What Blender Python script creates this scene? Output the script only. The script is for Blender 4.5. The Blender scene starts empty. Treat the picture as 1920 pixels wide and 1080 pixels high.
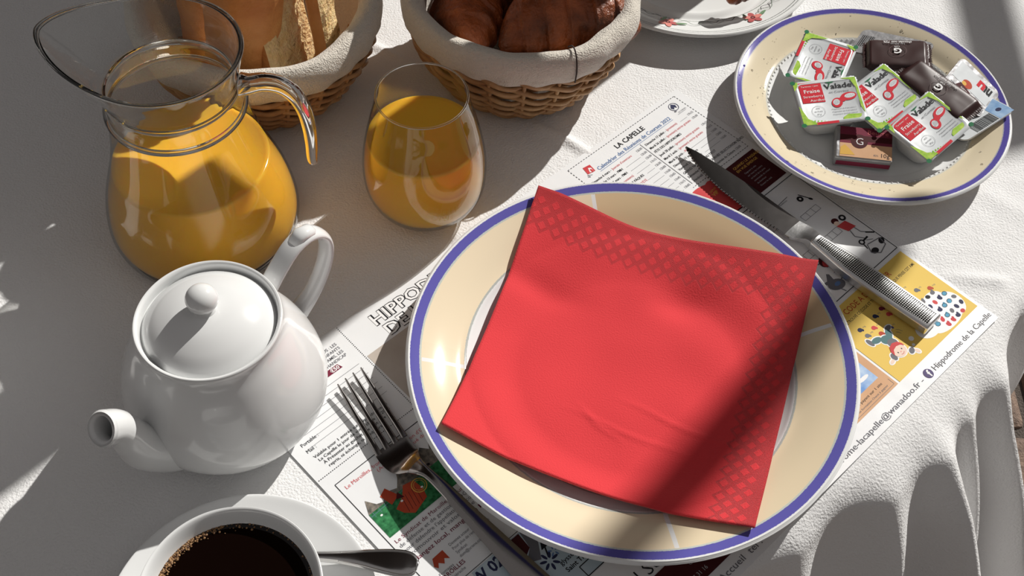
import bpy, bmesh, math, random
import numpy as np
from mathutils import Matrix, Vector, noise
PI = math.pi
R = math.radians
random.seed(7)
SC = bpy.context.scene
COL = SC.collection

# ------------------------------------------------------------------ camera
cam = bpy.data.cameras.new('camera')
camo = bpy.data.objects.new('camera', cam)
COL.objects.link(camo)
cam.sensor_width = 36.0
cam.lens = 2205.55 / 1920 * 36.0
cam.clip_start = 0.01
p_, r_ = 0.9340, -0.0541
Xv = Vector((1, 0, 0)); Fv = Vector((0, math.cos(p_), -math.sin(p_))); Dv = Fv.cross(Xv)
Xc = math.cos(r_) * Xv + math.sin(r_) * Dv
Dc = -math.sin(r_) * Xv + math.cos(r_) * Dv
camo.matrix_world = Matrix(((Xc[0], -Dc[0], -Fv[0], 0), (Xc[1], -Dc[1], -Fv[1], 0), (Xc[2], -Dc[2], -Fv[2], 0.6507), (0, 0, 0, 1)))
SC.camera = camo
# ------------------------------------------------------------------ world, sun, exposure
w = bpy.data.worlds.new('sky'); SC.world = w; w.use_nodes = True
nt = w.node_tree; bg = nt.nodes['Background']
tc = nt.nodes.new('ShaderNodeTexCoord'); sx = nt.nodes.new('ShaderNodeSeparateXYZ'); cr = nt.nodes.new('ShaderNodeValToRGB')
nt.links.new(tc.outputs['Generated'], sx.inputs[0]); nt.links.new(sx.outputs['Z'], cr.inputs[0]); nt.links.new(cr.outputs[0], bg.inputs[0])
cr.color_ramp.elements[0].position = 0.0; cr.color_ramp.elements[0].color = (0.47, 0.42, 0.39, 1)
cr.color_ramp.elements[1].position = 0.6; cr.color_ramp.elements[1].color = (0.68, 0.645, 0.635, 1)
bg.inputs[1].default_value = 0.30
sun = bpy.data.lights.new('sun', 'SUN'); sun.energy = 4.6; sun.angle = R(0.55); sun.color = (1.0, 0.965, 0.91)
suno = bpy.data.objects.new('sun', sun); COL.objects.link(suno)
SUNV = Vector((0.85, 1.0, 1.0)).normalized()
suno.rotation_euler = SUNV.to_track_quat('Z', 'Y').to_euler()
suno.location = (2, 2.4, 2.4)
SC.view_settings.view_transform = 'Standard'; SC.view_settings.look = 'None'
SC.view_settings.exposure = 0.0; SC.view_settings.gamma = 1.0; SC.view_settings.use_curve_mapping = False
SC.cycles.max_bounces = 14; SC.cycles.transmission_bounces = 12; SC.cycles.transparent_max_bounces = 24
SC.cycles.caustics_reflective = True; SC.cycles.caustics_refractive = True
SC.cycles.sample_clamp_indirect = 6.0

# ------------------------------------------------------------------ materials
def srgb(r, g, b):
    f = lambda c: (c / 255 / 12.92) if c / 255 <= 0.04045 else ((c / 255 + 0.055) / 1.055) ** 2.4
    return (f(r), f(g), f(b), 1)
class NT:
    def __init__(s, m): s.t = m.node_tree
    def n(s, typ, **k):
        o = s.t.nodes.new('ShaderNode' + typ)
        for a, b in k.items(): setattr(o, a, b)
        return o
    def l(s, a, b): s.t.links.new(a, b)
    def math(s, op, a, b=None, c=None, clamp=False):
        o = s.n('Math', operation=op); o.use_clamp = clamp
        for i, v in enumerate((a, b, c)):
            if v is None: continue
            if isinstance(v, (int, float)): o.inputs[i].default_value = v
            else: s.l(v, o.inputs[i])
        return o.outputs[0]
    def mix(s, f, a, b):
        o = s.n('Mix', data_type='RGBA')
        for i, v in ((0, f), (6, a), (7, b)):
            if isinstance(v, (int, float, tuple)): o.inputs[i].default_value = v
            else: s.l(v, o.inputs[i])
        return o.outputs[2]
def mat(name, col, rough=0.5, metal=0.0, bump=None, coat=0.0, sss=0.0, sssr=(1, .4, .1), spec=0.5, var=None, sheen=0.0, trans=0.0, ior=1.45):
    """bump = list of (scale, distance, detail); var = (scale, colour2, contrast)"""
    if name.startswith('print_'): spec = .2
    m = bpy.data.materials.new(name); m.use_nodes = True
    T = NT(m); b = m.node_tree.nodes['Principled BSDF']
    b.inputs['Base Color'].default_value = col; b.inputs['Roughness'].default_value = rough; b.inputs['Metallic'].default_value = metal
    b.inputs['Coat Weight'].default_value = coat; b.inputs['Coat Roughness'].default_value = 0.03
    b.inputs['Specular IOR Level'].default_value = spec; b.inputs['IOR'].default_value = ior
    b.inputs['Transmission Weight'].default_value = trans
    if sheen: b.inputs['Sheen Weight'].default_value = sheen
    if sss:
        b.inputs['Subsurface Weight'].default_value = sss; b.inputs['Subsurface Radius'].default_value = sssr; b.inputs['Subsurface Scale'].default_value = 0.006
    tcn = T.n('TexCoord')
    if var:
        nz = T.n('TexNoise'); nz.inputs['Scale'].default_value = var[0]; nz.inputs['Detail'].default_value = 5
        T.l(tcn.outputs['Object'], nz.inputs[0])
        f = T.math('MULTIPLY_ADD', nz.outputs[0], var[2], 0.5 - 0.5 * var[2], clamp=True)
        T.l(T.mix(f, col, var[1]), b.inputs['Base Color'])
    if bump:
        prev = None
        for sc, dist, det in bump:
            nz = T.n('TexNoise'); nz.inputs['Scale'].default_value = sc; nz.inputs['Detail'].default_value = det
            T.l(tcn.outputs['Object'], nz.inputs[0])
            bp = T.n('Bump'); bp.inputs['Distance'].default_value = dist; bp.inputs['Strength'].default_value = 1.0
            T.l(nz.outputs[0], bp.inputs['Height'])
            if prev: T.l(prev, bp.inputs['Normal'])
            prev = bp.outputs[0]
        T.l(prev, b.inputs['Normal'])
    return m
M = {}
M['cloth'] = mat('white_crepe_cloth', (0.80, 0.80, 0.80, 1), 0.75, bump=[(45, 0.0010, 2), (620, 0.00075, 3)], sheen=0.1, spec=0.3)
M['paper'] = mat('placemat_paper', (0.83, 0.84, 0.85, 1), 0.32, bump=[(25, 0.0008, 2)], spec=0.45)
M['porcelain'] = mat('white_porcelain', (0.76, 0.77, 0.77, 1), 0.16, coat=0.5, spec=0.5)
M['plastic'] = mat('white_plastic', (0.74, 0.75, 0.76, 1), 0.35, sss=0.3, sssr=(.5, .5, .5))
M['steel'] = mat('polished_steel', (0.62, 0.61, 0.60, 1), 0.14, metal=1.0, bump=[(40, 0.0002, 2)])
M['forksteel'] = mat('steel_darkened_reflection', (0.33, 0.31, 0.30, 1), 0.16, metal=1.0, bump=[(40, 0.0002, 2)])  # steel darkened in its colour to stand in for a dark reflection
M['satin'] = mat('satin_steel', (0.70, 0.70, 0.70, 1), 0.30, metal=1.0, bump=[(300, 0.0001, 2)])
M['coffee'] = mat('black_coffee', srgb(14, 6, 4), 0.02, spec=0.35)
M['foam'] = mat('coffee_foam', srgb(180, 140, 95), 0.5, bump=[(900, 0.0006, 3)], var=(700, srgb(70, 38, 20), 3.0))
M['juice'] = mat('orange_juice', (0.94, 0.50, 0.05, 1), 0.12, sss=0.55, sssr=(1, .45, .08), bump=[(90, 0.0003, 2)])
M['pulp'] = mat('juice_pulp', srgb(245, 205, 110), 0.4)
M['wicker'] = mat('wicker_cane', srgb(200, 160, 112), 0.55, bump=[(350, 0.0006, 3)], var=(60, srgb(146, 100, 62), 1.6))
M['liner'] = mat('beige_terry_liner', srgb(222, 215, 203), 0.95, bump=[(80, 0.002, 2), (900, 0.0016, 2)], sheen=0.4, spec=0.1)
M['thread'] = mat('dark_thread', srgb(60, 50, 48), 0.8)
M['crust'] = mat('bread_crust', srgb(226, 164, 98), 0.55, bump=[(70, 0.002, 4), (500, 0.0005, 3)], var=(30, srgb(184, 112, 56), 1.8))
M['crumb'] = mat('bread_crumb', srgb(238, 214, 168), 0.85, bump=[(160, 0.004, 4), (500, 0.001, 2)], var=(120, srgb(220, 180, 118), 1.6), sss=.2)
M['pastry'] = mat('browned_pastry', srgb(190, 100, 50), 0.42, bump=[(60, 0.003, 4), (420, 0.0012, 3)], var=(38, srgb(44, 18, 10), 2.4), coat=.12)
M['choc'] = mat('dark_chocolate', srgb(38, 18, 14), 0.25)
M['wrap'] = mat('brown_foil_wrapper', srgb(52, 28, 27), 0.40)
M['wrap2'] = mat('brown_foil_wrapper_grey', srgb(110, 92, 92), 0.3)
M['foil'] = mat('aluminium_foil', (0.36, 0.36, 0.37, 1), 0.42, metal=0.7, bump=[(120, 0.0007, 2)])
M['lidfoil'] = mat('glossy_lid_foil', srgb(214, 219, 222), 0.36, bump=[(60, 0.0006, 2)], coat=0.1)
M['red'] = mat('print_red', srgb(206, 36, 52), 0.6)
M['green'] = mat('print_green', srgb(122, 186, 40), 0.6, var=(300, srgb(196, 216, 96), 2.0))
M['dgreen'] = mat('print_dark_green', srgb(30, 110, 70), 0.6)
M['black'] = mat('print_black', srgb(34, 34, 38), 0.6)
M['grey'] = mat('print_grey', srgb(112, 112, 118), 0.6)
M['lgrey'] = mat('print_light_grey', srgb(176, 178, 180), 0.6)
M['white'] = mat('print_white', srgb(240, 240, 240), 0.4)
M['pink'] = mat('print_faded_red', srgb(214, 112, 116), 0.6)
M['coral'] = mat('print_coral', srgb(214, 84, 84), 0.6, var=(60, srgb(196, 60, 66), 2))
M['blue'] = mat('print_blue', srgb(98, 128, 176), 0.6)
M['navy'] = mat('print_navy', srgb(48, 52, 84), 0.6)
M['violet'] = mat('print_violet', srgb(92, 82, 122), 0.6)
M['maroon'] = mat('print_maroon', srgb(74, 26, 30), 0.6)
M['wine'] = mat('print_wine', srgb(120, 40, 62), 0.6)
M['yellow'] = mat('print_yellow', srgb(232, 198, 100), 0.6)
M['gold'] = mat('print_gold', srgb(222, 176, 84), 0.6)
M['sand'] = mat('print_sand', srgb(222, 180, 142), 0.6, var=(40, srgb(206, 160, 122), 1.5))
M['skyp'] = mat('print_sky', srgb(112, 156, 216), 0.6, var=(90, srgb(200, 220, 240), 2.5))
M['paleblue'] = mat('print_pale_blue', srgb(168, 192, 204), 0.6, var=(60, srgb(206, 216, 222), 1.5))
M['wood'] = mat('print_wood_grain', srgb(206, 198, 190), 0.6, var=(28, srgb(176, 164, 152), 1.6))
M['field'] = mat('print_green_field', srgb(66, 146, 92), 0.6, var=(350, srgb(24, 82, 48), 2.5))
M['cheese'] = mat('print_orange_cheese', srgb(190, 84, 56), 0.6, var=(80, srgb(178, 62, 38), 2))
M['tree'] = mat('print_dark_trees', srgb(82, 82, 78), 0.6, var=(400, srgb(150, 140, 128), 2.5))
M['teal'] = mat('print_teal', srgb(84, 122, 124), 0.6)
M['skin'] = mat('print_skin', srgb(240, 214, 196), 0.6)
M['cyan'] = mat('print_cyan', srgb(88, 158, 190), 0.6)
M['lightblueplastic'] = mat('blue_printed_film', srgb(110, 150, 196), 0.3, var=(120, srgb(180, 205, 230), 2))
M['haz'] = mat('hazelnut_spread', srgb(66, 30, 20), 0.2, coat=.5)
M['stone'] = mat('paving_stone', srgb(142, 120, 104), 0.8, bump=[(60, 0.004, 4), (300, .002, 2)], var=(90, srgb(98, 82, 74), 2.0))
M['sandj'] = mat('joint_sand', srgb(84, 76, 70), 0.95, bump=[(300, .003, 2)])
M['shade_sheet'] = mat('added_shade_fabric', srgb(70, 58, 54), 0.9)  # fabric of the unseen shade added beyond the table
M['darkmetal'] = mat('dark_metal', srgb(60, 58, 58), 0.4, metal=.6)
M['tablewood'] = mat('table_wood', srgb(120, 84, 56), 0.5)
M['facade'] = mat('brick_facade', srgb(150, 104, 84), 0.9)
M['teaplate'] = mat('white_flowered_porcelain', (0.76, 0.77, 0.76, 1), 0.14, coat=0.5)
M['petal'] = mat('petal_pink', srgb(222, 140, 130), 0.3)
M['petald'] = mat('petal_dark_pink', srgb(186, 96, 96), 0.3)
M['leafp'] = mat('painted_leaf', srgb(120, 150, 116), 0.3)
M['band'] = mat('painted_line', srgb(110, 122, 108), 0.3)

def glass_thin(name, tint=(1, 1, 1, 1), f0=0.06, pw=3.2, edge=(0.55, 0.55, 0.53, 1)):
    m = bpy.data.materials.new(name); m.use_nodes = True; T = NT(m)
    for n in list(m.node_tree.nodes): m.node_tree.nodes.remove(n)
    out = T.n('OutputMaterial'); tr = T.n('BsdfTransparent'); gl = T.n('BsdfGlossy'); mx = T.n('MixShader')
    gl.inputs['Roughness'].default_value = 0.02; gl.inputs['Color'].default_value = (1, 1, 1, 1)
    lw = T.n('LayerWeight'); lw.inputs['Blend'].default_value = 0.5
    fc = T.math('POWER', lw.outputs['Facing'], pw)
    fr = T.math('MULTIPLY_ADD', fc, 0.60, f0 * .6, clamp=True)
    T.l(T.mix(T.math('POWER', lw.outputs['Facing'], 2.0), tint, edge), tr.inputs[0])
    T.l(fr, mx.inputs[0]); T.l(tr.outputs[0], mx.inputs[1]); T.l(gl.outputs[0], mx.inputs[2]); T.l(mx.outputs[0], out.inputs[0])
    return m
M['glass'] = glass_thin('clear_thin_glass')
M['solidglass'] = mat('solid_glass', (0.97, 0.98, 0.97, 1), 0.0, trans=1.0, ior=1.5)

# ------------------------------------------------------------------ object helpers
def link(o, parent=None, label=None, cat=None, group=None, kind=None):
    COL.objects.link(o)
    if parent: o.parent = parent
    tag(o, label, cat, group, kind)
    return o
def tag(o, label=None, cat=None, group=None, kind=None):
    if label: o['label'] = label
    if cat: o['category'] = cat
    if group: o['group'] = group
    if kind: o['kind'] = kind
def thing(name, loc, rz=0, label=None, cat=None, group=None, rot=None):
    o = bpy.data.objects.new(name, None); o.empty_display_size = .02
    o.location = loc; o.rotation_euler = rot if rot else (0, 0, rz)
    return link(o, None, label, cat, group)
def mk(name, V, F, mats, parent=None, smooth=True, mi=None, auto=None, **k):
    me = bpy.data.meshes.new(name)
    me.from_pydata([tuple(v) for v in V], [], [tuple(f) for f in F])
    if not isinstance(mats, (list, tuple)): mats = [mats]
    for m in mats: me.materials.append(m)
    if smooth: me.polygons.foreach_set('use_smooth', [True] * len(me.polygons))
    if mi is not None: me.polygons.foreach_set('material_index', mi)
    me.update()
    if auto is not None:
        bm = bmesh.new(); bm.from_mesh(me)
        for e in bm.edges:
            if len(e.link_faces) == 2 and e.calc_face_angle(0) > R(auto): e.smooth = False
        bm.to_mesh(me); bm.free()
    o = bpy.data.objects.new(name, me)
    return link(o, parent, **k)
def lathe(prof, seg=96, fn=None, close=False):
    V = []; F = []; n = len(prof)
    for j in range(seg):
        a = 2 * PI * j / seg
        for (r, z) in prof:
            if fn: x, y, zz = fn(r, z, a)
            else: x, y, zz = r * math.cos(a), r * math.sin(a), z
            V.append((x, y, zz))
    for j in range(seg):
        k = (j + 1) % seg
        for i in range(n if close else n - 1):
            i2 = (i + 1) % n
            F.append((j * n + i, k * n + i, k * n + i2, j * n + i2))
    return V, F
def smoothprof(pts, sub=6):
    """Catmull-Rom through profile points"""
    P = [pts[0]] + list(pts) + [pts[-1]]; out = []
    for i in range(1, len(P) - 2):
        for s in range(sub):
            t = s / sub; a, b, c, d = [Vector(q) for q in P[i - 1:i + 3]]
            out.append(0.5 * ((2 * b) + (c - a) * t + (2 * a - 5 * b + 4 * c - d) * t * t + (3 * b - a - 3 * c + d) * t ** 3))
    out.append(Vector(pts[-1]))
    return out
def tube(path, rad, seg=10, closed=False, up=None, caps=True):
    """rad: float or list of floats or (a,b) pairs; a along 'side', b along 'up'"""
    P = [Vector(p) for p in path]; n = len(P); V = []; F = []
    prev = None
    for i, p in enumerate(P):
        if closed: t = P[(i + 1) % n] - P[i - 1]
        else: t = P[min(i + 1, n - 1)] - P[max(i - 1, 0)]
        t.normalize()
        u = Vector(up) if up is not None else (prev if prev is not None else Vector((0, 0, 1)) if abs(t.z) < .9 else Vector((1, 0, 0)))
        s = t.cross(u)
        if s.length < 1e-5: s = t.cross(Vector((0.3, 1, 0.2)))
        s.normalize(); uu = s.cross(t).normalized(); prev = uu
        rr = rad[i] if isinstance(rad, (list, tuple)) and not isinstance(rad, tuple) else rad
        a, b = rr if isinstance(rr, tuple) else (rr, rr)
        for k in range(seg):
            ang = 2 * PI * k / seg
            V.append(p + s * (a * math.cos(ang)) + uu * (b * math.sin(ang)))
    m = n if closed else n - 1
    for i in range(m):
        j = (i + 1) % n
        for k in range(seg):
            l = (k + 1) % seg
            F.append((i * seg + k, i * seg + l, j * seg + l, j * seg + k))
    if caps and not closed:
        F.append(tuple(range(seg - 1, -1, -1))); F.append(tuple(range((n - 1) * seg, n * seg)))
    return V, F
def merge(*parts):
    V = []; F = []
    for v, f in parts:
        o = len(V); V += [tuple(a) for a in v]; F += [tuple(i + o for i in q) for q in f]
    return V, F
def box(cx, cy, cz, sx, sy, sz):
    V = [(cx + a * sx / 2, cy + b * sy / 2, cz + c * sz / 2) for a in (-1, 1) for b in (-1, 1) for c in (-1, 1)]
    return V, [(0, 1, 3, 2), (4, 6, 7, 5), (0, 4, 5, 1), (2, 3, 7, 6), (0, 2, 6, 4), (1, 5, 7, 3)]
def bevel(o, wdt=.001, seg=2, lim=30):
    b = o.modifiers.new('bevel', 'BEVEL'); b.width = wdt; b.segments = seg; b.limit_method = 'ANGLE'; b.angle_limit = R(lim); return o
def subd(o, n=1):
    b = o.modifiers.new('subd', 'SUBSURF'); b.levels = n; b.render_levels = n; return o
def copy_tree(o, parent=None):
    c = o.copy(); COL.objects.link(c)
    if parent: c.parent = parent
    for ch in list(o.children): copy_tree(ch, c)
    return c

# flat print: thin polygons and lettering lying on a surface, in local metres
_tcache = {}
def text_mesh(s, bold):
    key = (s, bold)
    if key not in _tcache:
        c = bpy.data.curves.new('t', 'FONT'); c.body = s; c.resolution_u = 2; c.offset = bold
        o = bpy.data.objects.new('t', c); m = bpy.data.meshes.new_from_object(o)
        V = [tuple(v.co) for v in m.vertices]; F = [tuple(p.vertices) for p in m.polygons]
        bpy.data.meshes.remove(m); bpy.data.objects.remove(o); bpy.data.curves.remove(c)
        _tcache[key] = (V, F)
    return _tcache[key]
class Print:
    def __init__(s, fn=None): s.V = []; s.F = []; s.I = []; s.M = []; s.fn = fn
    def idx(s, m):
        if m not in s.M: s.M.append(m)
        return s.M.index(m)
    def add(s, V, F, m, z=0.0):
        o = len(s.V); i = s.idx(m)
        for v in V: s.V.append((v[0], v[1], z))
        for f in F: s.F.append(tuple(a + o for a in f)); s.I.append(i)
    def poly(s, pts, m, z=0.0): s.k = (getattr(s, 'k', 0) + 1) % 40; s.add(pts, [tuple(range(len(pts)))], m, z + s.k * 1e-6)
    def rect(s, x0, y0, x1, y1, m, z=0.0): s.poly([(x0, y0), (x1, y0), (x1, y1), (x0, y1)], m, z)
    def line(s, a, b, wd, m, z=0.0):
        a = Vector(a); b = Vector(b); d = (b - a).normalized(); n = Vector((-d.y, d.x)) * wd / 2
        s.poly([a - n, b - n, b + n, a + n], m, z)
    def plin(s, pts, wd, m, z=0.0):
        for a, b in zip(pts[:-1], pts[1:]): s.line(a, b, wd, m, z)
    def dash(s, a, b, L, g, wd, m, z=0.0):
        a = Vector(a); b = Vector(b); D = (b - a).length; d = (b - a) / D; t = 0
        while t < D: s.line(a + d * t, a + d * min(t + L, D), wd, m, z); t += L + g
    def ell(s, cx, cy, rx, ry, m, z=0.0, n=20, rot=0.0, a0=0, a1=2 * PI):
        c, q = math.cos(rot), math.sin(rot); P = []
        for k in range(n):
            a = a0 + (a1 - a0) * k / n; x, y = rx * math.cos(a), ry * math.sin(a)
            P.append((cx + c * x - q * y, cy + q * x + c * y))
        s.poly(P, m, z)
    def ring(s, cx, cy, rx, ry, wd, m, z=0.0, n=28, gap=1.0):
        for k in range(n):
            a, b = 2 * PI * k / n, 2 * PI * (k + gap) / n
            s.poly([(cx + rx * math.cos(a), cy + ry * math.sin(a)), (cx + rx * math.cos(b), cy + ry * math.sin(b)), (cx + (rx - wd) * math.cos(b), cy + (ry - wd) * math.sin(b)), (cx + (rx - wd) * math.cos(a), cy + (ry - wd) * math.sin(a))], m, z)
    def text(s, t, x, y, h, m, z=0.0, rot=0.0, wid=None, bold=0.0, align='l', sx=1.0):
        """h = cap height; wid = forced total width"""
        V, F = text_mesh(t, bold)
        if not V: return
        x0 = min(v[0] for v in V); x1 = max(v[0] for v in V); k = h / 0.69
        kx = wid / (x1 - x0) if wid else k * sx
        off = {'l': 0, 'c': -(x1 - x0) / 2, 'r': -(x1 - x0)}[align]
        c, q = math.cos(rot), math.sin(rot); P = []
        for v in V:
            a = (v[0] - x0 + off) * kx; b = v[1] * k
            P.append((x + c * a - q * b, y + q * a + c * b))
        s.add(P, F, m, z)
    def scaled(s, k): s.V = [(a * k, b * k, c) for a, b, c in s.V]; return s
    def make(s, name, parent, z=0.0, **k):
        V = [(a, b, c + z) for a, b, c in s.V]
        if s.fn: V = [s.fn(*v) for v in V]
        return mk(name, V, s.F, s.M, parent, smooth=False, mi=s.I, **k)

# ------------------------------------------------------------------ ground
gr = mk('floor', *box(0.5, 1.5, -0.83, 9, 9, 0.1), M['sandj'], smooth=False, kind='structure')
sv, sf = box(0, 0, 0, .148, .148, .06)
st_me = None
rg = random.Random(3)
for i in range(14):
    for j in range(12):
        x = 0.02 + i * .16 + (.05 if j % 2 else 0) ; y = -0.35 + j * .16
        if st_me is None:
            o = mk('paving_stone', sv, sf, M['stone'], gr, smooth=False); bevel(o, .012, 2); st_me = o
            o.location = (x, y, -.80)
        else:
            o = st_me.copy(); COL.objects.link(o); o.location = (x, y, -.80 + rg.uniform(-.004, .004)); o.rotation_euler = (rg.uniform(-.02, .02), rg.uniform(-.02, .02), rg.uniform(-.03, .03))
# ------------------------------------------------------------------ table and cloth
TC = Vector((-0.144, 0.822)); TR = 0.600
tb = thing('round_table', (TC.x, TC.y, -.77), label='round wooden pedestal table hidden under the white cloth', cat='table')
mk('tabletop', *lathe([(0, .745), (TR - .008, .745), (TR - .004, .750), (TR - .004, .762), (TR - .008, .766), (0, .766)], 96), M['tablewood'], tb, auto=40)
mk('pedestal', *lathe([(0, 0), (.25, 0), (.25, .02), (.05, .04), (.04, .1), (.04, .70), (.12, .745), (0, .745)], 48), M['tablewood'], tb, auto=40)

RIDGES = [(-38.7, .60, 2.1), (-42.4, .38, 1.3), (-45.8, .62, 1.7), (-50.6, .48, 2.5), (-57.5, .40, 2.8), (-64, .5, 2.8), (-71, .5, 3.0), (-80, .5, 3.0)]
def flare(deg):
    f = 0.03
    for c0, am, sg in RIDGES:
        d = (deg - c0 + 180) % 360 - 180
        f += am * math.exp(-(abs(d) / sg) ** 1.6)
    d = (deg + 59) % 360 - 180   # far side folds
    if not (-90 < ((deg + 180) % 360 - 180) < -33): f += .22 * (0.5 + .5 * math.sin(R(deg) * 22)) ** 1.5
    return f
CREASE = [((.0137, .6376), (.0547, .610), .0030, .0045), ((-.14, .727), (-.085, .695), .0022, .004), ((.305, .5117), (.37, .508), .0022, .005), ((.36, .509), (.42, .53), .002, .005), ((.33, .60), (.40, .56), .0008, .008)]
def creases(x, y):
    z = 0
    for (ax, ay), (bx, by), h, s in CREASE:
        dx, dy = bx - ax, by - ay; L = math.hypot(dx, dy)
        t = max(0, min(1, ((x - ax) * dx + (y - ay) * dy) / L / L))
        d = math.hypot(x - ax - t * dx, y - ay - t * dy)
        if d < 4 * s: z += h * math.exp(-(d / s) ** 2) * (0.35 + .65 * math.sin(PI * t))
    return z
NA = 1080
rads = list(np.linspace(0.0, TR - .02, 200)) ; drops = [0.0] + list(np.cumsum([.004] * 14 + [.008] * 14 + [.016] * 14))
V = []; F = []
flc = [flare(-180 + 360 * j / NA) for j in range(NA)]
for j in range(NA):
    A = R(-180 + 360 * j / NA); ca, sa = math.cos(A), math.sin(A)
    for r in rads:
        x, y = TC.x + r * ca, TC.y + r * sa
        z = creases(x, y) if (-.2 < x < .46 and .25 < y < .85) else 0
        V.append((x, y, z - .0002))
    f = flc[j]
    for d in drops[1:]:
        # rounded shoulder then hang with flare
        s = d / .030
        if s < 1: o_ = .020 * math.sin(s * PI / 2) + f * d * s; z = -.016 * (1 - math.cos(s * PI / 2))
        else:
            e = d - .030; o_ = .020 + f * .030 + f * e * .86 * (1 - .3 * min(1, e / .35)); z = -.016 - e * (1 - .28 * min(f, 1))
        r = TR - .02 + o_
        n_ = noise.noise(Vector((ca * 6, sa * 6, d * 6))) * .017 * min(1, d / .08)
        V.append((TC.x + (r + n_) * ca, TC.y + (r + n_) * sa, z - .0002))
NR = len(rads) + len(drops) - 1
for j in range(NA):
    k = (j + 1) % NA
    for i in range(NR - 1): F.append((j * NR + i, j * NR + i + 1, k * NR + i + 1, k * NR + i))
cl = mk('tablecloth', V, F, M['cloth'])
tag(cl, 'white crepe tablecloth draped over the round table in folds', 'tablecloth')

# ------------------------------------------------------------------ placemat
MM = .001
pm = thing('paper_placemat', (.04173, .17640, .0006), 0.80074, label='white printed paper placemat with adverts and race calendar under the dinner plate', cat='placemat')
V, F = [], []
nx, ny = 60, 42
for j in range(ny + 1):
    for i in range(nx + 1):
        V.append((.42 * i / nx, .297 * j / ny, .0003))
for j in range(ny):
    for i in range(nx):
        a = j * (nx + 1) + i; F.append((a, a + 1, a + nx + 2, a + nx + 1))
sh = mk('paper_sheet', V, F, M['paper'], pm, smooth=False); sd = sh.modifiers.new('th', 'SOLIDIFY'); sd.thickness = .0004; sd.offset = -1
ZP = .00045
P = Print()
bk, gy, lg = M['black'], M['grey'], M['lgrey']
# outline title
for t, u, v, h, wd in (('HIPPODROME', 100.5, 279.5, 9.0, 92), ('DE LA CAPELLE', 103, 267.5, 9.0, 100)):
    P.text(t, u, v, h, bk, 0, wid=wd, bold=.055); P.text(t, u, v, h, M['white'], .00005, wid=wd, bold=.012)
# calendar box
P.dash((294.5, 292.5), (412.5, 292.5), 1.5, 1.2, .45, bk); P.dash((412.5, 292.5), (415, 219), 1.5, 1.2, .45, bk)
P.dash((294.5, 292.5), (297, 190), 1.5, 1.2, .45, bk); P.dash((415, 219), (352, 219), 1.5, 1.2, .45, bk)
P.text('LA CAPELLE', 338.5, 283.4, 4.2, bk, wid=31, bold=.02)
P.text('Calendrier des Réunions de Courses 2022', 312.5, 277.2, 3.4, M['blue'], wid=80, bold=.008)
P.line((312.5, 275.9), (393, 275.9), .3, M['blue'])
P.line((354.3, 275), (354.5, 222), .4, gy)
rowsL = [('Dimanche 6 mars - ', "Journée d'ouverture", '12h30'), ('Dimanche 13 mars - PMH', '', '12h30'), ('Dimanche 27 mars - PMH', '', '12h30'), ('Mardi 12 avril - ', '(premiums)', '11h15'), ('Lundi 18 avril FÊTE DE PÂQUES', '', '12h30'), ('Mardi 10 mai ', "TOURNÉE D'ÉTÉ", '12h00'), ('Jeudi 26 mai - entrée gratuite', '', '11h30'), ('Dimanche 5 juin', '', '15h05'), ('Dimanche 19 juin', '', '11h45'), ('Mardi 28 juin', '', '11h15'), ('Dimanche 3 juillet', '', '13h05')]
rowsR = [('Dimanche 17 juillet - ', '(premiums)', '17h15'), ('Mardi 26 juillet - ', '(premium) entrée gratuite', '17h30'), ('FÊTE DES HIPPODROMES', '', ''), ('Jeudi 28 juillet - ', '(premium) entrée gratuite', '17h15'), ('Mardi 2 août - ', '(premium) entrée gratuite', '11h15'), ('Mardi 30 août - ', 'PMH', '11h30'), ('Dimanche 11 septembre', '', '12h00'), ('Vendredi 23 septembre', '', '11h30'), ('GRAND NATIONAL DU TROT', '', ''), ('Dimanche 9 octobre - JOURNÉE SÉLECTION DU BORD', '', '11h30'), ('Vendredi 2 décembre - journée de Cloture', '', '12h00')]
for (rows, u0, u1) in ((rowsL, 298.5, 352.8), (rowsR, 357, 411)):
    for k, (a_, b_, c_) in enumerate(rows):
        v = 270.6 - 4.85 * k
        V_, F_ = text_mesh(a_, .006); wa = (max(q[0] for q in V_)) * 2.15 / .69 * .86
        P.text(a_, u0, v, 2.15, bk, bold=.006, sx=.86)
        if b_: P.text(b_, u0 + wa + 1, v, 2.15, M['pink'], sx=.82)
        wb = len(b_) * 1.3
        if c_:
            P.text(c_, u1, v, 2.1, gy, align='r', sx=.8)
            if u0 + wa + wb + 3 < u1 - 8: P.line((u0 + wa + wb + 3, v), (u1 - 7.5, v), .18, gy)
# logos of the calendar
P.poly([(303, 280), (310, 279), (311, 286), (304.5, 287)], M['coral']); P.poly([(305.5, 280.3), (307.5, 284.5), (309.5, 283.2), (308.8, 279.5)], M['white'], .00005)
P.ell(308, 280.8, .9, 1.8, M['coral'], .0001); P.plin([(301, 278), (303, 276.8), (302, 279.5), (305.5, 277.5)], .35, gy)
P.ring(403.5, 284.8, 4.2, 4.2, .5, M['navy']); P.poly([(400.5, 285), (403.5, 288.2), (406, 285.5), (405, 282.5), (403.6, 284.4), (402, 282.5)], M['navy']); P.ell(401, 280.5, 1.2, .8, gy); P.text('LE CHEVAL', 402, 277.6, 1.2, gy); P.line((400, 276.8), (409, 276.8), .25, gy)
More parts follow.
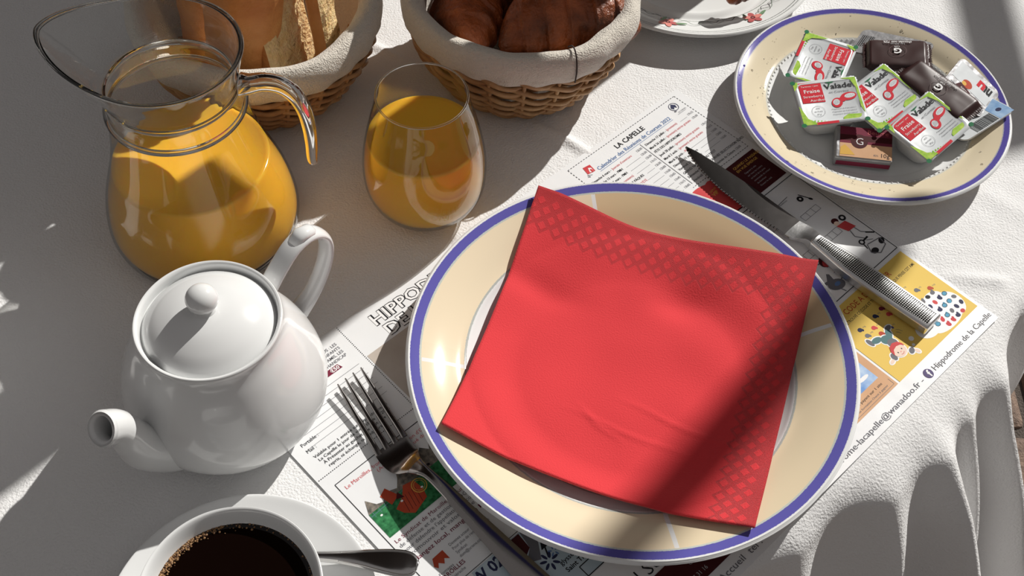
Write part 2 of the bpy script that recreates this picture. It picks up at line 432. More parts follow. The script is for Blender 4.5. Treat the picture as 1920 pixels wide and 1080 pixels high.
# maroon advert
P.rect(352, 182, 415.5, 215, M['maroon'])
for k, t in enumerate(['QUAND LE PASSAGE', 'EN VUE EMERGE']): P.text(t, 388, 209.5 - 3.6 * k, 2.2, M['gold'], .00005, bold=.01)
for k, t in enumerate(['Gagnant à vélo', 'sur tous les Loisirs', 'au bord de la piste', 'commande du trésor', 'du bonheur', 'Ouvert le midi']): P.text(t, 391, 201.5 - 3.1 * k, 1.5, M['lgrey'], .00005)
# coral restaurant patch
P.ell(352, 205, 17, 11.5, M['coral'], .00005, n=26); P.ell(364, 200, 9, 16, M['coral'], .00005); P.rect(345, 183, 368, 196, M['coral'], .00006)
P.text('DEPUIS', 357.5, 206.5, 1.6, M['gold'], .0001, rot=.12); P.text('VIP', 357, 202.5, 3, M['gold'], .0001, rot=.12, bold=.02)
# games box
P.plin([(300, 178.5), (418.5, 178.5), (418.5, 83.5), (300, 83.5)], .55, bk)
P.ell(402.5, 158.8, 2.6, 2.6, bk); P.ell(402.5, 158.8, .9, .9, M['white'], .00005); P.plin([(404.5, 162.5), (409, 153.5)], .8, bk); P.ell(408.6, 153.8, 1, 1.8, bk, rot=.5)
P.line((382, 165.5), (397, 166.5), .35, bk); P.text('Mesdemois', 385, 164.0, 1.4, gy)
for k in range(3): P.plin([(389 + 6 * k, 143), (395 + 6 * k, 143), (395 + 6 * k, 148), (389 + 6 * k, 148), (389 + 6 * k, 143)], .3, gy)
for k in range(7): P.plin([(362 + 5.6 * k, 119), (367.6 + 5.6 * k, 119), (367.6 + 5.6 * k, 124.5), (362 + 5.6 * k, 124.5), (362 + 5.6 * k, 119)], .3, gy)
for k in range(6): P.plin([(336 + 5.6 * k, 152), (341.6 + 5.6 * k, 152), (341.6 + 5.6 * k, 157.5), (336 + 5.6 * k, 157.5), (336 + 5.6 * k, 152)], .3, gy)
for q in (0, 1, 2): P.plin([(372 - 3 * q, 118 - 6 * q), (380 - 3 * q, 118 - 6 * q), (380 - 3 * q, 112 - 6 * q), (372 - 3 * q, 112 - 6 * q)], .25, gy)
# skater
P.ell(404.5, 128.5, 3.0, 2.6, M['maroon']); P.ell(403.8, 126.2, 2.3, 2.0, M['skin'], .00005); P.poly([(401.5, 124.5), (410.5, 124), (412.5, 115.5), (404.5, 116)], M['coral'], .00006)
P.ring(411.3, 127, 2.8, 2.8, 1.5, bk, .0001); P.plin([(406, 116), (404, 110), (408, 104.5)], .7, gy); P.plin([(410.5, 116), (411, 110), (415, 106)], .7, gy); P.line((405, 103.5), (411, 104), 1.4, bk); P.line((413, 107.5), (418, 103), 1.2, bk)
# buggy
P.ring(411, 107.5, 0.01, 0.01, 0.01, bk)
P.ell(415.5, 95.0, 2.9, 2.2, bk, rot=.5); P.ell(404.5, 92.5, 3.2, 2.4, bk); P.plin([(404.5, 99.5), (401, 93), (406, 88.5), (415, 91), (416.5, 97.5), (405, 99.5)], .7, gy, .00005); P.ring(403.5, 103.5, 2.4, 2.4, 1.1, bk); P.plin([(403, 102), (402, 97)], .9, bk); P.plin([(407.5, 102.5), (412, 100)], .4, bk)
# red hat, dog
P.ell(372.5, 111, 8.4, 5.4, M['maroon'], .00008, rot=.25); P.ell(371.5, 109.5, 6.2, 3.4, M['coral'], .0001, rot=.25)
P.ring(364.5, 113.5, 2.2, 2.2, .9, gy); P.plin([(367, 109), (369.5, 103), (368, 101)], .45, gy)
P.ell(359.5, 92.5, 6.8, 4.6, gy, rot=-.3); P.poly([(355, 94), (352.5, 99), (356.5, 98.5), (361, 103), (362.5, 101.5), (361, 95)], gy); P.line((365, 93), (371, 94.5), .8, gy); P.line((359, 88), (360, 84.5), .8, gy); P.ell(360.5, 92.5, 2.6, 1.6, M['blue'], .00005)
# yellow panel
P.rect(326, 15.2, 417.5, 80, M['yellow'])
P.text('CODE A DECHIFFRER', 343.5, 71.5, 4.4, M['cheese'], .00005, bold=.005, wid=52)
P.text("RETROUVE CE CODE ET TU POURRAS LIRE CE QUE PENSE CET AMI", 336, 66, 2.3, bk, .00005, wid=79, bold=.004)
cl6 = [M['navy'], M['coral'], M['violet'], M['wine'], gy, M['cheese']]
for k in range(12):
    u = 340 + (k % 4) * 8.5 + (40 if k >= 8 else 0); v = 58 - (k % 3) * 6.2 + (1 if k % 2 else 0)
    P.ell(u, v, 1.9, 1.7, cl6[k % 6], .00005, n=9); P.ell(u + 1.4, v - 1.2, .9, 1.2, cl6[k % 6], .00006, n=7); P.text('=' + 'aeionrts'[k % 8], u + 3, v - 1, 1.8, gy, .00005)
for cx, cy, rx, ry in ((392, 30, 20, 11), (376, 28, 10, 7.5), (406, 29, 9, 10.5), (392, 22, 15, 5.5), (386, 38, 9, 6), (399, 39, 9, 6)): P.ell(cx, cy, rx, ry, M['white'], .00006, n=26)
P.ell(360.4, 30.4, 2.0, 1.8, M['white'], .00006); P.ell(357.4, 26.4, 1.2, 1.1, M['white'], .00006)
rq = random.Random(5)
for r_i, (v, n_) in enumerate(((43, 3), (37, 5), (31, 6), (25, 6), (20, 4))):
    for k in range(n_):
        u = 398 + (k - n_ / 2 + .5) * 5.6; mm_ = [M['navy'], M['cyan'], gy, M['coral'], gy, bk][rq.randrange(6)]
        P.ell(u, v, 2.0, 1.6, mm_, .0001, n=12, rot=rq.random() * 3)
        if rq.random() < .5: P.ell(u + 1.2, v + 1.3, .9, 1.1, mm_, .0001, n=7)
        if mm_ is M['cyan']: P.ring(u, v, 2.2, 1.8, .4, bk, .00011, n=12)
# tumbling child with red hair
def fig(lst, grow, m0=None, z=0):
    for (x, y, rx, ry, ro, m) in lst: P.ell(x, y, rx + grow, ry + grow, m0 or M[m], z, rot=ro, n=22)
FG = [(355.4, 46.2, 3.2, 1.7, .15, 'grey'), (336.6, 47.0, 1.7, 3.4, .1, 'grey'), (352.0, 43.0, 3.6, 2.3, 1.0, 'teal'), (341.5, 45.2, 4.0, 2.3, -.2, 'teal'), (347.2, 41.0, 4.4, 3.6, -.4, 'teal'), (348.0, 36.8, 3.8, 3.4, -.4, 'grey'), (339.4, 29.4, 2.1, 2.9, -.2, 'grey'), (335.4, 27.8, 2.3, 1.2, .2, 'skin'), (352.6, 24.4, 2.7, 1.9, .5, 'grey'), (355.4, 21.6, 1.3, 2.0, .3, 'skin')]
fig(FG, .8, M['white'], .00007); P.ell(346.2, 30.2, 6.2, 5.6, M['white'], .00007)
fig(FG, 0, None, .00010); P.ell(346.2, 30.0, 5.4, 4.8, M['skin'], .00016)
P.poly([(340.6, 29.5), (340.8, 33.0), (343.0, 36.0), (347.0, 37.0), (351.0, 35.4), (352.4, 32.4), (352.2, 30.4), (350.4, 32.6), (347.4, 33.6), (343.6, 32.8), (342.0, 31.0)], M['coral'], .00020)
P.ell(344.2, 29.6, .4, .6, bk, .00022, n=8); P.ell(348.6, 30.0, .4, .6, bk, .00022, n=8); P.plin([(344.8, 27.2), (346.4, 26.6), (348.2, 27.6)], .3, M['coral'], .00022); P.ell(346.4, 28.8, .7, .4, M['petal'], .00022, n=8)
P.plin([(358.5, 42), (360, 40.5), (361, 38)], .25, gy, .0001); P.plin([(357, 40.6), (358.2, 39.4), (358.8, 37.6)], .25, gy, .0001)
# beach advert
P.rect(240, 15.2, 324, 80, M['sand'])
P.rect(270, 27, 318, 72, M['skyp'], .00005); P.ell(300, 44, 6, 5, M['teal'], .0001); P.ell(296, 38, 5, 3, M['maroon'], .0001); P.ell(305, 36, 3, 4, M['cheese'], .0001); P.ell(310, 33, 5, 1.4, M['white'], .0001); P.ell(312, 46, 5, 3, M['white'], .0001); P.ell(290, 50, 4, 6, gy, .0001)
P.text('MARS payant sur 1 site', 284, 22.0, 1.9, bk, .0001, wid=32); P.text('Lot de formation Ouest à gagner', 282, 18.6, 1.4, gy, .0001, wid=36)
P.plin([(280, 17), (322, 17), (322, 22)], .25, gy, .0001)
# footer
P.text('Contact Accueil  tel : 03 23 97 20 32  -  hippodrome-lacapelle@wanadoo.fr - ', 108, 4.2, 4.1, gy, wid=231, bold=.004)
P.ell(345.6, 6.3, 3.6, 3.6, M['violet'], n=24); P.text('f', 345.0, 3.6, 5.0, M['white'], .00005, bold=.03)
P.text('Hippodrome de la Capelle', 351.3, 4.2, 4.1, gy, wid=67, bold=.004)
P.line((330, .9), (419, .9), .0003, gy)
# coupon, left
P.dash((79.7, 296), (78.4, 214.5), .7, .8, .55, bk); P.dash((78.4, 214.5), (0.5, 214.2), .7, .8, .55, bk)
for k, t in enumerate(['POUR TOUS : LES', 'FEMMES, LES ENFANTS', 'AMIS, LES', 'ET LE HANDICAP']): P.text(t, 71.5, 285.2 - 3.6 * k, 2.3, gy, align='r', sx=.95, bold=.004)
P.poly([(48, 269.2), (63.5, 269.2), (62, 273.2), (49.5, 273.2)], M['wine']); P.text('€50', 62, 269.8, 2.8, M['white'], .00005, align='r', bold=.03)
for k in range(7): P.line((2 + (8 if k > 4 else 0), 264 - 4.7 * k), (73, 264 - 4.7 * k), .2, gy)
P.text('Portable :', 8, 239.2, 2.6, bk, sx=.9); P.text('Mail :', 8, 233.6, 2.6, bk, sx=.9)
for k, t in enumerate(["Valable pour 1 entrée sur l'hippodrome de", 'La Capelle le jour de votre choix en 2022', 'À Présenter au guichet. Ne peut être ni', 'repris, ni échangé, ni remboursé.']): P.text(t, 9 + (1.2 * k), 228 - 3.5 * k, 2.1, bk, wid=(58, 56, 52, 44)[k], bold=.006)
P.rect(80.5, 216, 170, 265, M['wood'], -.00003)
# cheese advert
P.plin([(6.8, 100), (6.8, 205.5), (92, 205.5)], .5, bk)
P.text("Le Maroilles, fromage d'Appellation d'Origine", 10.5, 198.4, 2.6, M['pink'], wid=70); P.text('(AOP) est fabriqué dans', 32, 194.6, 2.4, M['pink'], wid=42)
P.rect(9.4, 156.4, 92, 176, M['field'], .00005)
hz = [(9.4, 176)] + [(9.4 + 4 * k, 180 + 5.5 * math.sin(k * 1.7) * (.5 + .5 * math.sin(k)) + (6 if k > 6 else 0) + (5 if k > 12 else 0)) for k in range(1, 21)] + [(92, 176)]
P.poly(hz, M['tree'], .00004)
P.plin([(9.4, 174), (30, 174.8), (55, 175.2)], .5, M['teal'], .0001)
for k in range(9): P.line((12 + 4.5 * k, 172.2), (12 + 4.5 * k, 176), .4, M['teal'], .0001)
P.poly([(24, 168), (26, 163), (31, 158.5), (43, 162), (45, 168), (44, 176), (37, 177.5), (32, 172)], M['cheese'], .0001)
P.poly([(24, 172), (22, 181), (27.5, 183.5), (31, 174.5)], M['cheese'], .0001); P.poly([(28, 173), (33, 171), (31.5, 176.5)], M['maroon'], .00012)
P.ring(44.5, 171, 5, 5, .6, M['gold'], .00014); P.ring(44.5, 171, 3.6, 3.6, .3, M['gold'], .00014)
for k in range(5): P.line((29 + 2.6 * k, 161.5), (31.5 + 2.6 * k, 172), .3, M['maroon'], .00013)
for k in range(3): P.ell(15 + 15 * k, 171 - k, .9, .7, M['white'], .00012, n=8); P.ell(58 + 9 * k, 178 - 3 * k, 1.1, .9, bk, .00012, n=8)
for k, t in enumerate(['Le Syndicat de Maroilles est un organisme', 'de défense et de gestion (ODG) au service', "pour défendre l'appellation et communiquer,", 'promouvoir et valoriser le Maroilles.']): P.text(t, 10, 151.0 - 3.9 * k, 2.5, M['wine'] if k in (0, 5) else gy, wid=72)
P.text('Mangez local, mangez du Maroilles !', 10.5, 134.6, 2.8, M['wine'], wid=72, bold=.006)
P.poly([(16.5, 125), (19, 129.5), (27, 129.8), (27, 123), (24.5, 125.2), (22.5, 122.5), (20, 125.2), (18, 122.6)], M['cheese'])
P.text('Fromages', 15.5, 118, 1.9, gy); P.text('MAROILLES', 13.5, 115, 2.6, M['wine'], bold=.01); P.text('de Thiérache', 15.5, 112, 1.9, gy)
for k, t in enumerate(['Devenez acteur de la filière', 'Pour plus de renseignements', 'Syndicat', 'dom@uriane.com']): P.text(t, 32, 128.5 - 3.2 * k, 1.9, gy, sx=.9)
P.line((6.8, 108.5), (100, 108.5), .4, bk)
P.rect(30, 60, 100, 107.5, M['paleblue'], .00002); P.text('W 02', 27, 99, 7, M['navy'], .00006, bold=.03, wid=22)
P.plin([(100, 107.5), (100, 52)], .5, bk, .0001); P.plin([(104, 107.5), (104, 62), (130, 62)], .5, bk)
P.poly([(56, 100), (60, 107), (67, 107), (66, 96), (60, 93)], M['maroon'], .00006); P.poly([(66, 96), (68, 107), (74, 104), (72, 95), (66, 86), (58, 90)], M['grey'], .00005); P.poly([(70, 90), (74, 96), (75, 100), (80, 98), (77, 90)], bk, .00006); P.plin([(54, 98), (60, 90)], 1.2, bk, .00008); P.plin([(70, 84), (75, 95)], 1.0, bk, .00008)
for k in range(7): P.ell(69 + 4 * math.cos(k * .9), 82 + 4 * math.sin(k * .9), 2.3, .9, M['navy'], .00008, rot=k * .9)
for k in range(5): P.ell(75 + 2.4 * math.cos(k * 1.25), 85 + 2.4 * math.sin(k * 1.25), 1.4, .5, M['blue'], .00008, rot=k * 1.25)
P.text('glysse', 72, 75, 3.0, bk, .0001, bold=.01); P.text('Saint Théo', 72, 69.5, 3.0, bk, .0001, bold=.02); P.plin([(79, 67.5), (92, 67.5), (92, 60), (79, 60), (79, 67.5)], .6, bk, .0001)
P.text('Lal Secret', 88, 36, 8, bk, bold=-.005, wid=50)
P.rect(96, 12.5, 160, 34, M['maroon'], .0001); P.text('CÔTÉ SOMMEIL', 128, 24, 2.2, lg, .00015); P.text('03 23 97 31 16', 112, 16, 2.6, lg, .00015)
P.scaled(MM); P.make('printed_artwork', pm, ZP)

# ------------------------------------------------------------------ plates
def plate_mat(name, bands, spokes=None, rough=.10, tints=None):
    """bands = [(radius, colour), ...] going outwards (object space); spokes = (r0, r1, [angles], halfwidth, colour)"""
    m = bpy.data.materials.new(name); m.use_nodes = True; T = NT(m); b = m.node_tree.nodes['Principled BSDF']
    b.inputs['Roughness'].default_value = rough; b.inputs['Specular IOR Level'].default_value = .15
    tcn = T.n('TexCoord'); s = T.n('SeparateXYZ'); T.l(tcn.outputs['Object'], s.inputs[0])
    r = T.math('SQRT', T.math('ADD', T.math('MULTIPLY', s.outputs[0], s.outputs[0]), T.math('MULTIPLY', s.outputs[1], s.outputs[1])))
    nz = T.n('TexNoise'); nz.inputs['Scale'].default_value = 900; T.l(tcn.outputs['Object'], nz.inputs[0])
    r = T.math('ADD', r, T.math('MULTIPLY_ADD', nz.outputs[0], .0007, -.00035))
    col = bands[0][1]
    for rad, c in bands[1:]:
        f = T.math('MULTIPLY_ADD', T.math('SUBTRACT', r, rad), 4000.0, .5, clamp=True)
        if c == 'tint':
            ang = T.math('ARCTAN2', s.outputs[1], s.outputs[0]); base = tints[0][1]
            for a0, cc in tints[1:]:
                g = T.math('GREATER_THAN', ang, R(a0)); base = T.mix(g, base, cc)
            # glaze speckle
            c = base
        col = T.mix(f, col, c)
    if spokes:
        r0, r1, angs, hw, c = spokes
        tot = None
        for a in angs:
            ca, sa = math.cos(R(a)), math.sin(R(a))
            d = T.math('ABSOLUTE', T.math('SUBTRACT', T.math('MULTIPLY', s.outputs[1], ca), T.math('MULTIPLY', s.outputs[0], sa)))
            al = T.math('ADD', T.math('MULTIPLY', s.outputs[0], ca), T.math('MULTIPLY', s.outputs[1], sa))
            g = T.math('MULTIPLY', T.math('LESS_THAN', d, hw), T.math('MULTIPLY', T.math('GREATER_THAN', al, r0), T.math('LESS_THAN', r, r1)))
            tot = g if tot is None else T.math('MAXIMUM', tot, g)
        col = T.mix(tot, col, c)
    up = T.n('NewGeometry')
    T.l(col, b.inputs['Base Color'])
    return m
WH = (0.77, 0.78, 0.78, 1)
BLU = srgb(96, 92, 168)
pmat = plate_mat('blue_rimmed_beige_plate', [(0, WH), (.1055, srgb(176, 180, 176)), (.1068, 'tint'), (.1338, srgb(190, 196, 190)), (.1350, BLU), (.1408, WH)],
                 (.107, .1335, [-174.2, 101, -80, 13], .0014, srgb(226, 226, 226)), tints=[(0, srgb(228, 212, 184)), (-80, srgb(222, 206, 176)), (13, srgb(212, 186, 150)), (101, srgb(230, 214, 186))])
def plate_profile(R0, zr, rw, zf, th=.0035, foot=.075, zw=None):
    zw = zw if zw is not None else zr - (R0 - rw) * .33
    top = [(0, zf), (rw - .020, zf), (rw - .010, zf + .0012), (rw - .003, zw - .0035), (rw + .001, zw - .0004), (rw + .006, zw + .0012), ((rw + R0) / 2, (zw + zr) / 2 + .0006), (R0 - .003, zr - .0003), (R0 - .0008, zr)]
    bot = [(R0, zr - .0012), (R0 - .0008, zr - .0028), ((rw + R0) / 2, (zw + zr) / 2 - th), (rw, zw - th - .001), (foot + .006, zf - th + .0005), (foot + .003, .0008), (foot, 0), (foot - .004, .0008), (foot - .007, zf - th), (0, zf - th)]
    return smoothprof(top, 5) + smoothprof(bot, 4)
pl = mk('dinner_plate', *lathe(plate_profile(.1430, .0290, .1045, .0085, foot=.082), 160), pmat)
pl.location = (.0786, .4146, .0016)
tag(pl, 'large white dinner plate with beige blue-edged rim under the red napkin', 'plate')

smat = plate_mat('small_blue_rimmed_plate', [(0, WH), (.0775, srgb(196, 196, 188)), (.0790, 'tint'), (.0985, srgb(170, 170, 176)), (.0992, srgb(92, 84, 158)), (.1030, WH)], None, tints=[(0, srgb(214, 202, 176)), (-90, srgb(214, 202, 176))])
sp = mk('side_plate', *lathe(plate_profile(.1050, .0235, .0765, .0065, foot=.055), 144), smat)
sp.location = (.2664, .6615, .0006)
tag(sp, 'beige blue-edged side plate holding the jam cups and chocolates', 'plate')
# raised bead ring at the edge of the well, and droplets
V, F = [], []
def ball(c, r, seg=6, sq=1.0):
    V_, F_ = lathe([(0.0001, -r * sq), (r * .8, -r * .6 * sq), (r, 0), (r * .8, r * .6 * sq), (0.0001, r * sq)], seg)
    return [(a[0] + c[0], a[1] + c[1], a[2] + c[2]) for a in V_], F_
rb = random.Random(11)
beads = [ball((.0772 * math.cos(2 * PI * k / 110), .0772 * math.sin(2 * PI * k / 110), .0133), .0010, 6) for k in range(110)]
mk('beaded_ring', *merge(*beads), M['porcelain'], sp)
drops_ = []
def rimz(r): return .0145 + (r - .0765) * (.0235 - .0142) / (.105 - .0765) + .0004
for k in range(150):
    a = rb.uniform(0, 2 * PI); r = rb.uniform(.080, .1035); s = rb.choice([.0003, .0004, .0005, .0007])
    if k < 8: s = .0013
    if math.cos(a - 2.9) < -.3 and rb.random() < .8: continue
    drops_.append(ball((r * math.cos(a), r * math.sin(a), rimz(r)), s, 7, .25))
wd_ = mk('water_droplets', *merge(*drops_), mat('water_drop', (1, 1, 1, 1), .02, trans=1, ior=1.33))
wd_.location = sp.location; tag(wd_, 'small clear water droplets sprinkled on the side plate rim', 'droplets', kind='stuff')

# flowered plate at the back
tmat = plate_mat('flowered_plate', [(0, (.76, .77, .76, 1)), (.0780, M['band'].node_tree.nodes['Principled BSDF'].inputs[0].default_value[:]), (.0786, (.76, .77, .76, 1)), (.1003, srgb(100, 104, 100)), (.1009, (.76, .77, .76, 1)), (.1028, srgb(100, 104, 100)), (.1033, (.76, .77, .76, 1))])
p3 = mk('flowered_plate', *lathe(plate_profile(.1065, .0195, .0760, .0065, foot=.055), 144), tmat)
p3.location = (.1364, .8335, .0006)
tag(p3, 'white plate with painted pink flowers behind the pastry basket', 'plate')
def on_rim(x, y, z):
    r = math.hypot(x, y); t = max(0, min(1, (r - .0765) / .030)); return (x, y, .0103 + t * .0092 + .0011 + z)
D = Print(on_rim)
def petal(D, cx, cy, L, Wd, rot, m, z=0):
    D.ell(cx + L / 2 * math.cos(rot), cy + L / 2 * math.sin(rot), L / 2, Wd / 2, m, z, n=12, rot=rot)
for (ad, kind) in ((-104, 0), (-58, 1), (-150, 1), (-20, 0)):
    a = R(ad); cx, cy = .0905 * math.cos(a), .0905 * math.sin(a); tx, ty = -math.sin(a), math.cos(a)
    for k in range(5): petal(D, cx, cy, .0085, .0052, a + k * 2 * PI / 5 + .3, M['petald'] if (k + kind) % 2 else M['petal'])
    D.ring(cx, cy, .0019, .0019, .0007, M['black'], .0002, n=14)
    petal(D, cx - tx * .006, cy - ty * .006, .010, .003, a - PI / 2 + PI + 1.2, M['leafp']); petal(D, cx + tx * .006, cy + ty * .006, .010, .003, a + 1.9, M['leafp'])
    pts = [(.0865 * math.cos(a + t * .06) + .003 * math.sin(t * 1.9) * math.cos(a), .0865 * math.sin(a + t * .06) + .003 * math.sin(t * 1.9) * math.sin(a)) for t in [q * .35 for q in range(4, 26)]]
    D.plin(pts, .00055, M['band'], .0001)
    pts = [(.084 * math.cos(a - t * .06) + .002 * math.sin(t * 2.3) * math.cos(a), .084 * math.sin(a - t * .06) + .002 * math.sin(t * 2.3) * math.sin(a)) for t in [q * .35 for q in range(4, 26)]]
    D.plin(pts, .00055, M['black'], .0001)
D.make('painted_flowers', p3)

# ------------------------------------------------------------------ napkin
def nap_mat():
    m = bpy.data.materials.new('red_embossed_paper'); m.use_nodes = True; T = NT(m); b = m.node_tree.nodes['Principled BSDF']
    b.inputs['Roughness'].default_value = .8; b.inputs['Specular IOR Level'].default_value = .2; b.inputs['Sheen Weight'].default_value = .2
    uv = T.n('UVMap'); s = T.n('SeparateXYZ'); T.l(uv.outputs[0], s.inputs[0])   # uv in millimetres
    u, v = s.outputs[0], s.outputs[1]
    a = T.math('MULTIPLY', T.math('ADD', u, v), .7071); c = T.math('MULTIPLY', T.math('SUBTRACT', u, v), .7071)
    Pc = 7.4
    fa = T.math('FRACT', T.math('DIVIDE', a, Pc)); fc = T.math('FRACT', T.math('DIVIDE', c, Pc))
    ia = T.math('FLOOR', T.math('DIVIDE', a, Pc)); ic = T.math('FLOOR', T.math('DIVIDE', c, Pc))
    ua = T.math('MULTIPLY', T.math('ADD', ia, .5), Pc); uc = T.math('MULTIPLY', T.math('ADD', ic, .5), Pc)
    cu = T.math('MULTIPLY', T.math('ADD', ua, uc), .7071); cv = T.math('MULTIPLY', T.math('SUBTRACT', ua, uc), .7071)
    W_ = 197.0
    dist = T.math('MINIMUM', T.math('SUBTRACT', W_, cu), T.math('SUBTRACT', W_, cv))   # cell distance to right / top edge
    dd = T.math('MINIMUM', T.math('SUBTRACT', W_, u), T.math('SUBTRACT', W_, v))
    inband = T.math('LESS_THAN', dist, 27.0)
    bord = T.math('GREATER_THAN', T.math('MAXIMUM', T.math('ABSOLUTE', T.math('SUBTRACT', fa, .5)), T.math('ABSOLUTE', T.math('SUBTRACT', fc, .5))), .29)
    outer = T.math('LESS_THAN', dd, 6.0)
    dot = T.math('MULTIPLY', T.math('SINE', T.math('MULTIPLY', a, 2 * PI / 1.23)), T.math('SINE', T.math('MULTIPLY', c, 2 * PI / 1.23)))
    dot = T.math('POWER', T.math('ABSOLUTE', dot), .7)
    h = T.math('MULTIPLY', T.math('MULTIPLY', dot, T.math('MAXIMUM', bord, outer)), T.math('MAXIMUM', inband, outer))
    b1 = T.n('Bump'); b1.inputs['Distance'].default_value = .00032; b1.inputs['Strength'].default_value = 1; b1.invert = True
    T.l(h, b1.inputs['Height'])
    nz = T.n('TexNoise'); nz.inputs['Scale'].default_value = .9; nz.inputs['Detail'].default_value = 4; T.l(uv.outputs[0], nz.inputs[0])
    b2 = T.n('Bump'); b2.inputs['Distance'].default_value = .0003; T.l(nz.outputs[0], b2.inputs['Height']); T.l(b1.outputs[0], b2.inputs['Normal'])
    T.l(b2.outputs[0], b.inputs['Normal'])
    T.l(T.mix(T.math('MULTIPLY', h, .03), srgb(216, 56, 62), srgb(170, 28, 36)), b.inputs['Base Color'])
    return m
NB = nap_mat()
nk = thing('red_napkin', (.0816, .4213, .0), label='folded red paper napkin with embossed border lying across the dinner plate', cat='napkin')
C4 = {'TL': (.0144, .5429), 'TR': (.2039, .4922), 'BR': (.146, .2957), 'BL': (-.038, .3536)}
def napkin_sheet(zoff, name, inset=0.0, thick=.0007, sag=1.0):
    N = 110; V = []; F = []; UV = []
    for j in range(N + 1):
        for i in range(N + 1):
            s, t = i / N, j / N; s_, t_ = inset + s * (1 - 2 * inset), inset + t * (1 - 2 * inset)
            x = (1 - s_) * (1 - t_) * C4['BL'][0] + s_ * (1 - t_) * C4['BR'][0] + (1 - s_) * t_ * C4['TL'][0] + s_ * t_ * C4['TR'][0]
            y = (1 - s_) * (1 - t_) * C4['BL'][1] + s_ * (1 - t_) * C4['BR'][1] + (1 - s_) * t_ * C4['TL'][1] + s_ * t_ * C4['TR'][1]
            r = math.hypot(x - .0786, y - .4146)
            k = max(0, min(1, (r - .070) / .036)); k = k * k * (3 - 2 * k)
            z = .0140 + .0074 * k + max(0, r - .104) * .33
            x -= (.0150 + .0160 - z) * .0; y -= (.031 - min(z, .031)) * .45
            # top edge ripples, shallow rolls in the field
            z += .0022 * math.exp(-((1 - t) / .10)) * math.sin(s * 10.5 + .6)
            z += .0016 * math.sin(6.0 * t + 2.1 * s + .5) * math.exp(-((s - .25) / .4) ** 2)
            z -= .0030 * math.exp(-(((s - .58) / .09) ** 2 + ((t - .78) / .06) ** 2))
            z -= .0020 * math.exp(-(((s - .10) / .16) ** 2 + ((t - .68) / .05) ** 2))
            z += .0012 * noise.noise(Vector((x * 28, y * 28, 3)))
            # fine creases
            for (ax, ay, bx, by) in ((.30, .27, .78, .23), (.45, .36, .95, .30), (.34, .30, .55, .20)):
                L = math.hypot(bx - ax, by - ay); q = ((s - ax) * (bx - ax) + (t - ay) * (by - ay)) / L / L
                if -.05 < q < 1.05:
                    d = ((s - ax) * (by - ay) - (t - ay) * (bx - ax)) / L + .006 * math.sin(q * 9)
                    z += .0007 * math.exp(-(d / .0065) ** 2) * math.sin(PI * max(0, min(1, q)))
            V.append((x - .0816, y - .4213, z + zoff)); UV.append((s_ * 197, t_ * 197))
    for j in range(N):
        for i in range(N):
            a = j * (N + 1) + i; F.append((a, a + 1, a + N + 2, a + N + 1))
    o = mk(name, V, F, NB, nk)
    lay = o.data.uv_layers.new(name='UVMap')
    buf = np.empty(len(o.data.loops) * 2, dtype=np.float32); vi = np.empty(len(o.data.loops), dtype=np.int32)
    o.data.loops.foreach_get('vertex_index', vi); A_ = np.array(UV, dtype=np.float32)[vi]; lay.data.foreach_set('uv', A_.ravel())
    sd = o.modifiers.new('th', 'SOLIDIFY'); sd.thickness = thick; sd.offset = -1
    return o
napkin_sheet(.0022, 'top_ply'); napkin_sheet(.0013, 'lower_ply', .0025, .0012)

# ------------------------------------------------------------------ knife (local x from handle end to tip, y towards the toothed edge)
kn = thing('steak_knife', (.2848, .4640, .0014), R(137.004), label='steel steak knife with knurled handle and toothed blade beside the dinner plate', cat='knife')
def outline_slab(top, bot, z0, z1, dome=0.0):
    """top/bot lists of (x,y) with same x stations"""
    V = []; F = []; n = len(top)
    NQ = 8
    for (a, b) in zip(top, bot):
        for k in range(NQ + 1):
            t = k / NQ; V.append((a[0] + (b[0] - a[0]) * t, a[1] + (b[1] - a[1]) * t, z1 + dome * math.sin(PI * t) ** .7))
        for k in range(NQ + 1):
            t = 1 - k / NQ; V.append((a[0] + (b[0] - a[0]) * t, a[1] + (b[1] - a[1]) * t, z0))
    m = 2 * (NQ + 1)
    for i in range(n - 1):
        for k in range(m):
            l = (k + 1) % m; F.append((i * m + k, (i + 1) * m + k, (i + 1) * m + l, i * m + l))
    F.append(tuple(range(m))); F.append(tuple(range(n * m - 1, (n - 1) * m - 1, -1)))
    return V, F
# handle
xs = np.linspace(0, 100, 41); T_, B_ = [], []
for x in xs:
    wv = np.interp(x, [0, 20, 45, 70, 90, 100], [8.6, 9.0, 9.2, 8.6, 6.4, 5.4]); cy = np.interp(x, [0, 60, 100], [0, .9, .6])
    e = 2.2 * (1 if x < 1 else 0)
    T_.append((x * MM + (.0012 if x < 1 else 0) * 0, (cy - wv) * MM)); B_.append((x * MM, (cy + wv) * MM))
hv, hf = outline_slab(T_, B_, .0015, .0098, .0014)
hd = mk('handle', hv, hf, M['satin'], kn, auto=35); bevel(hd, .0014, 3, 40)
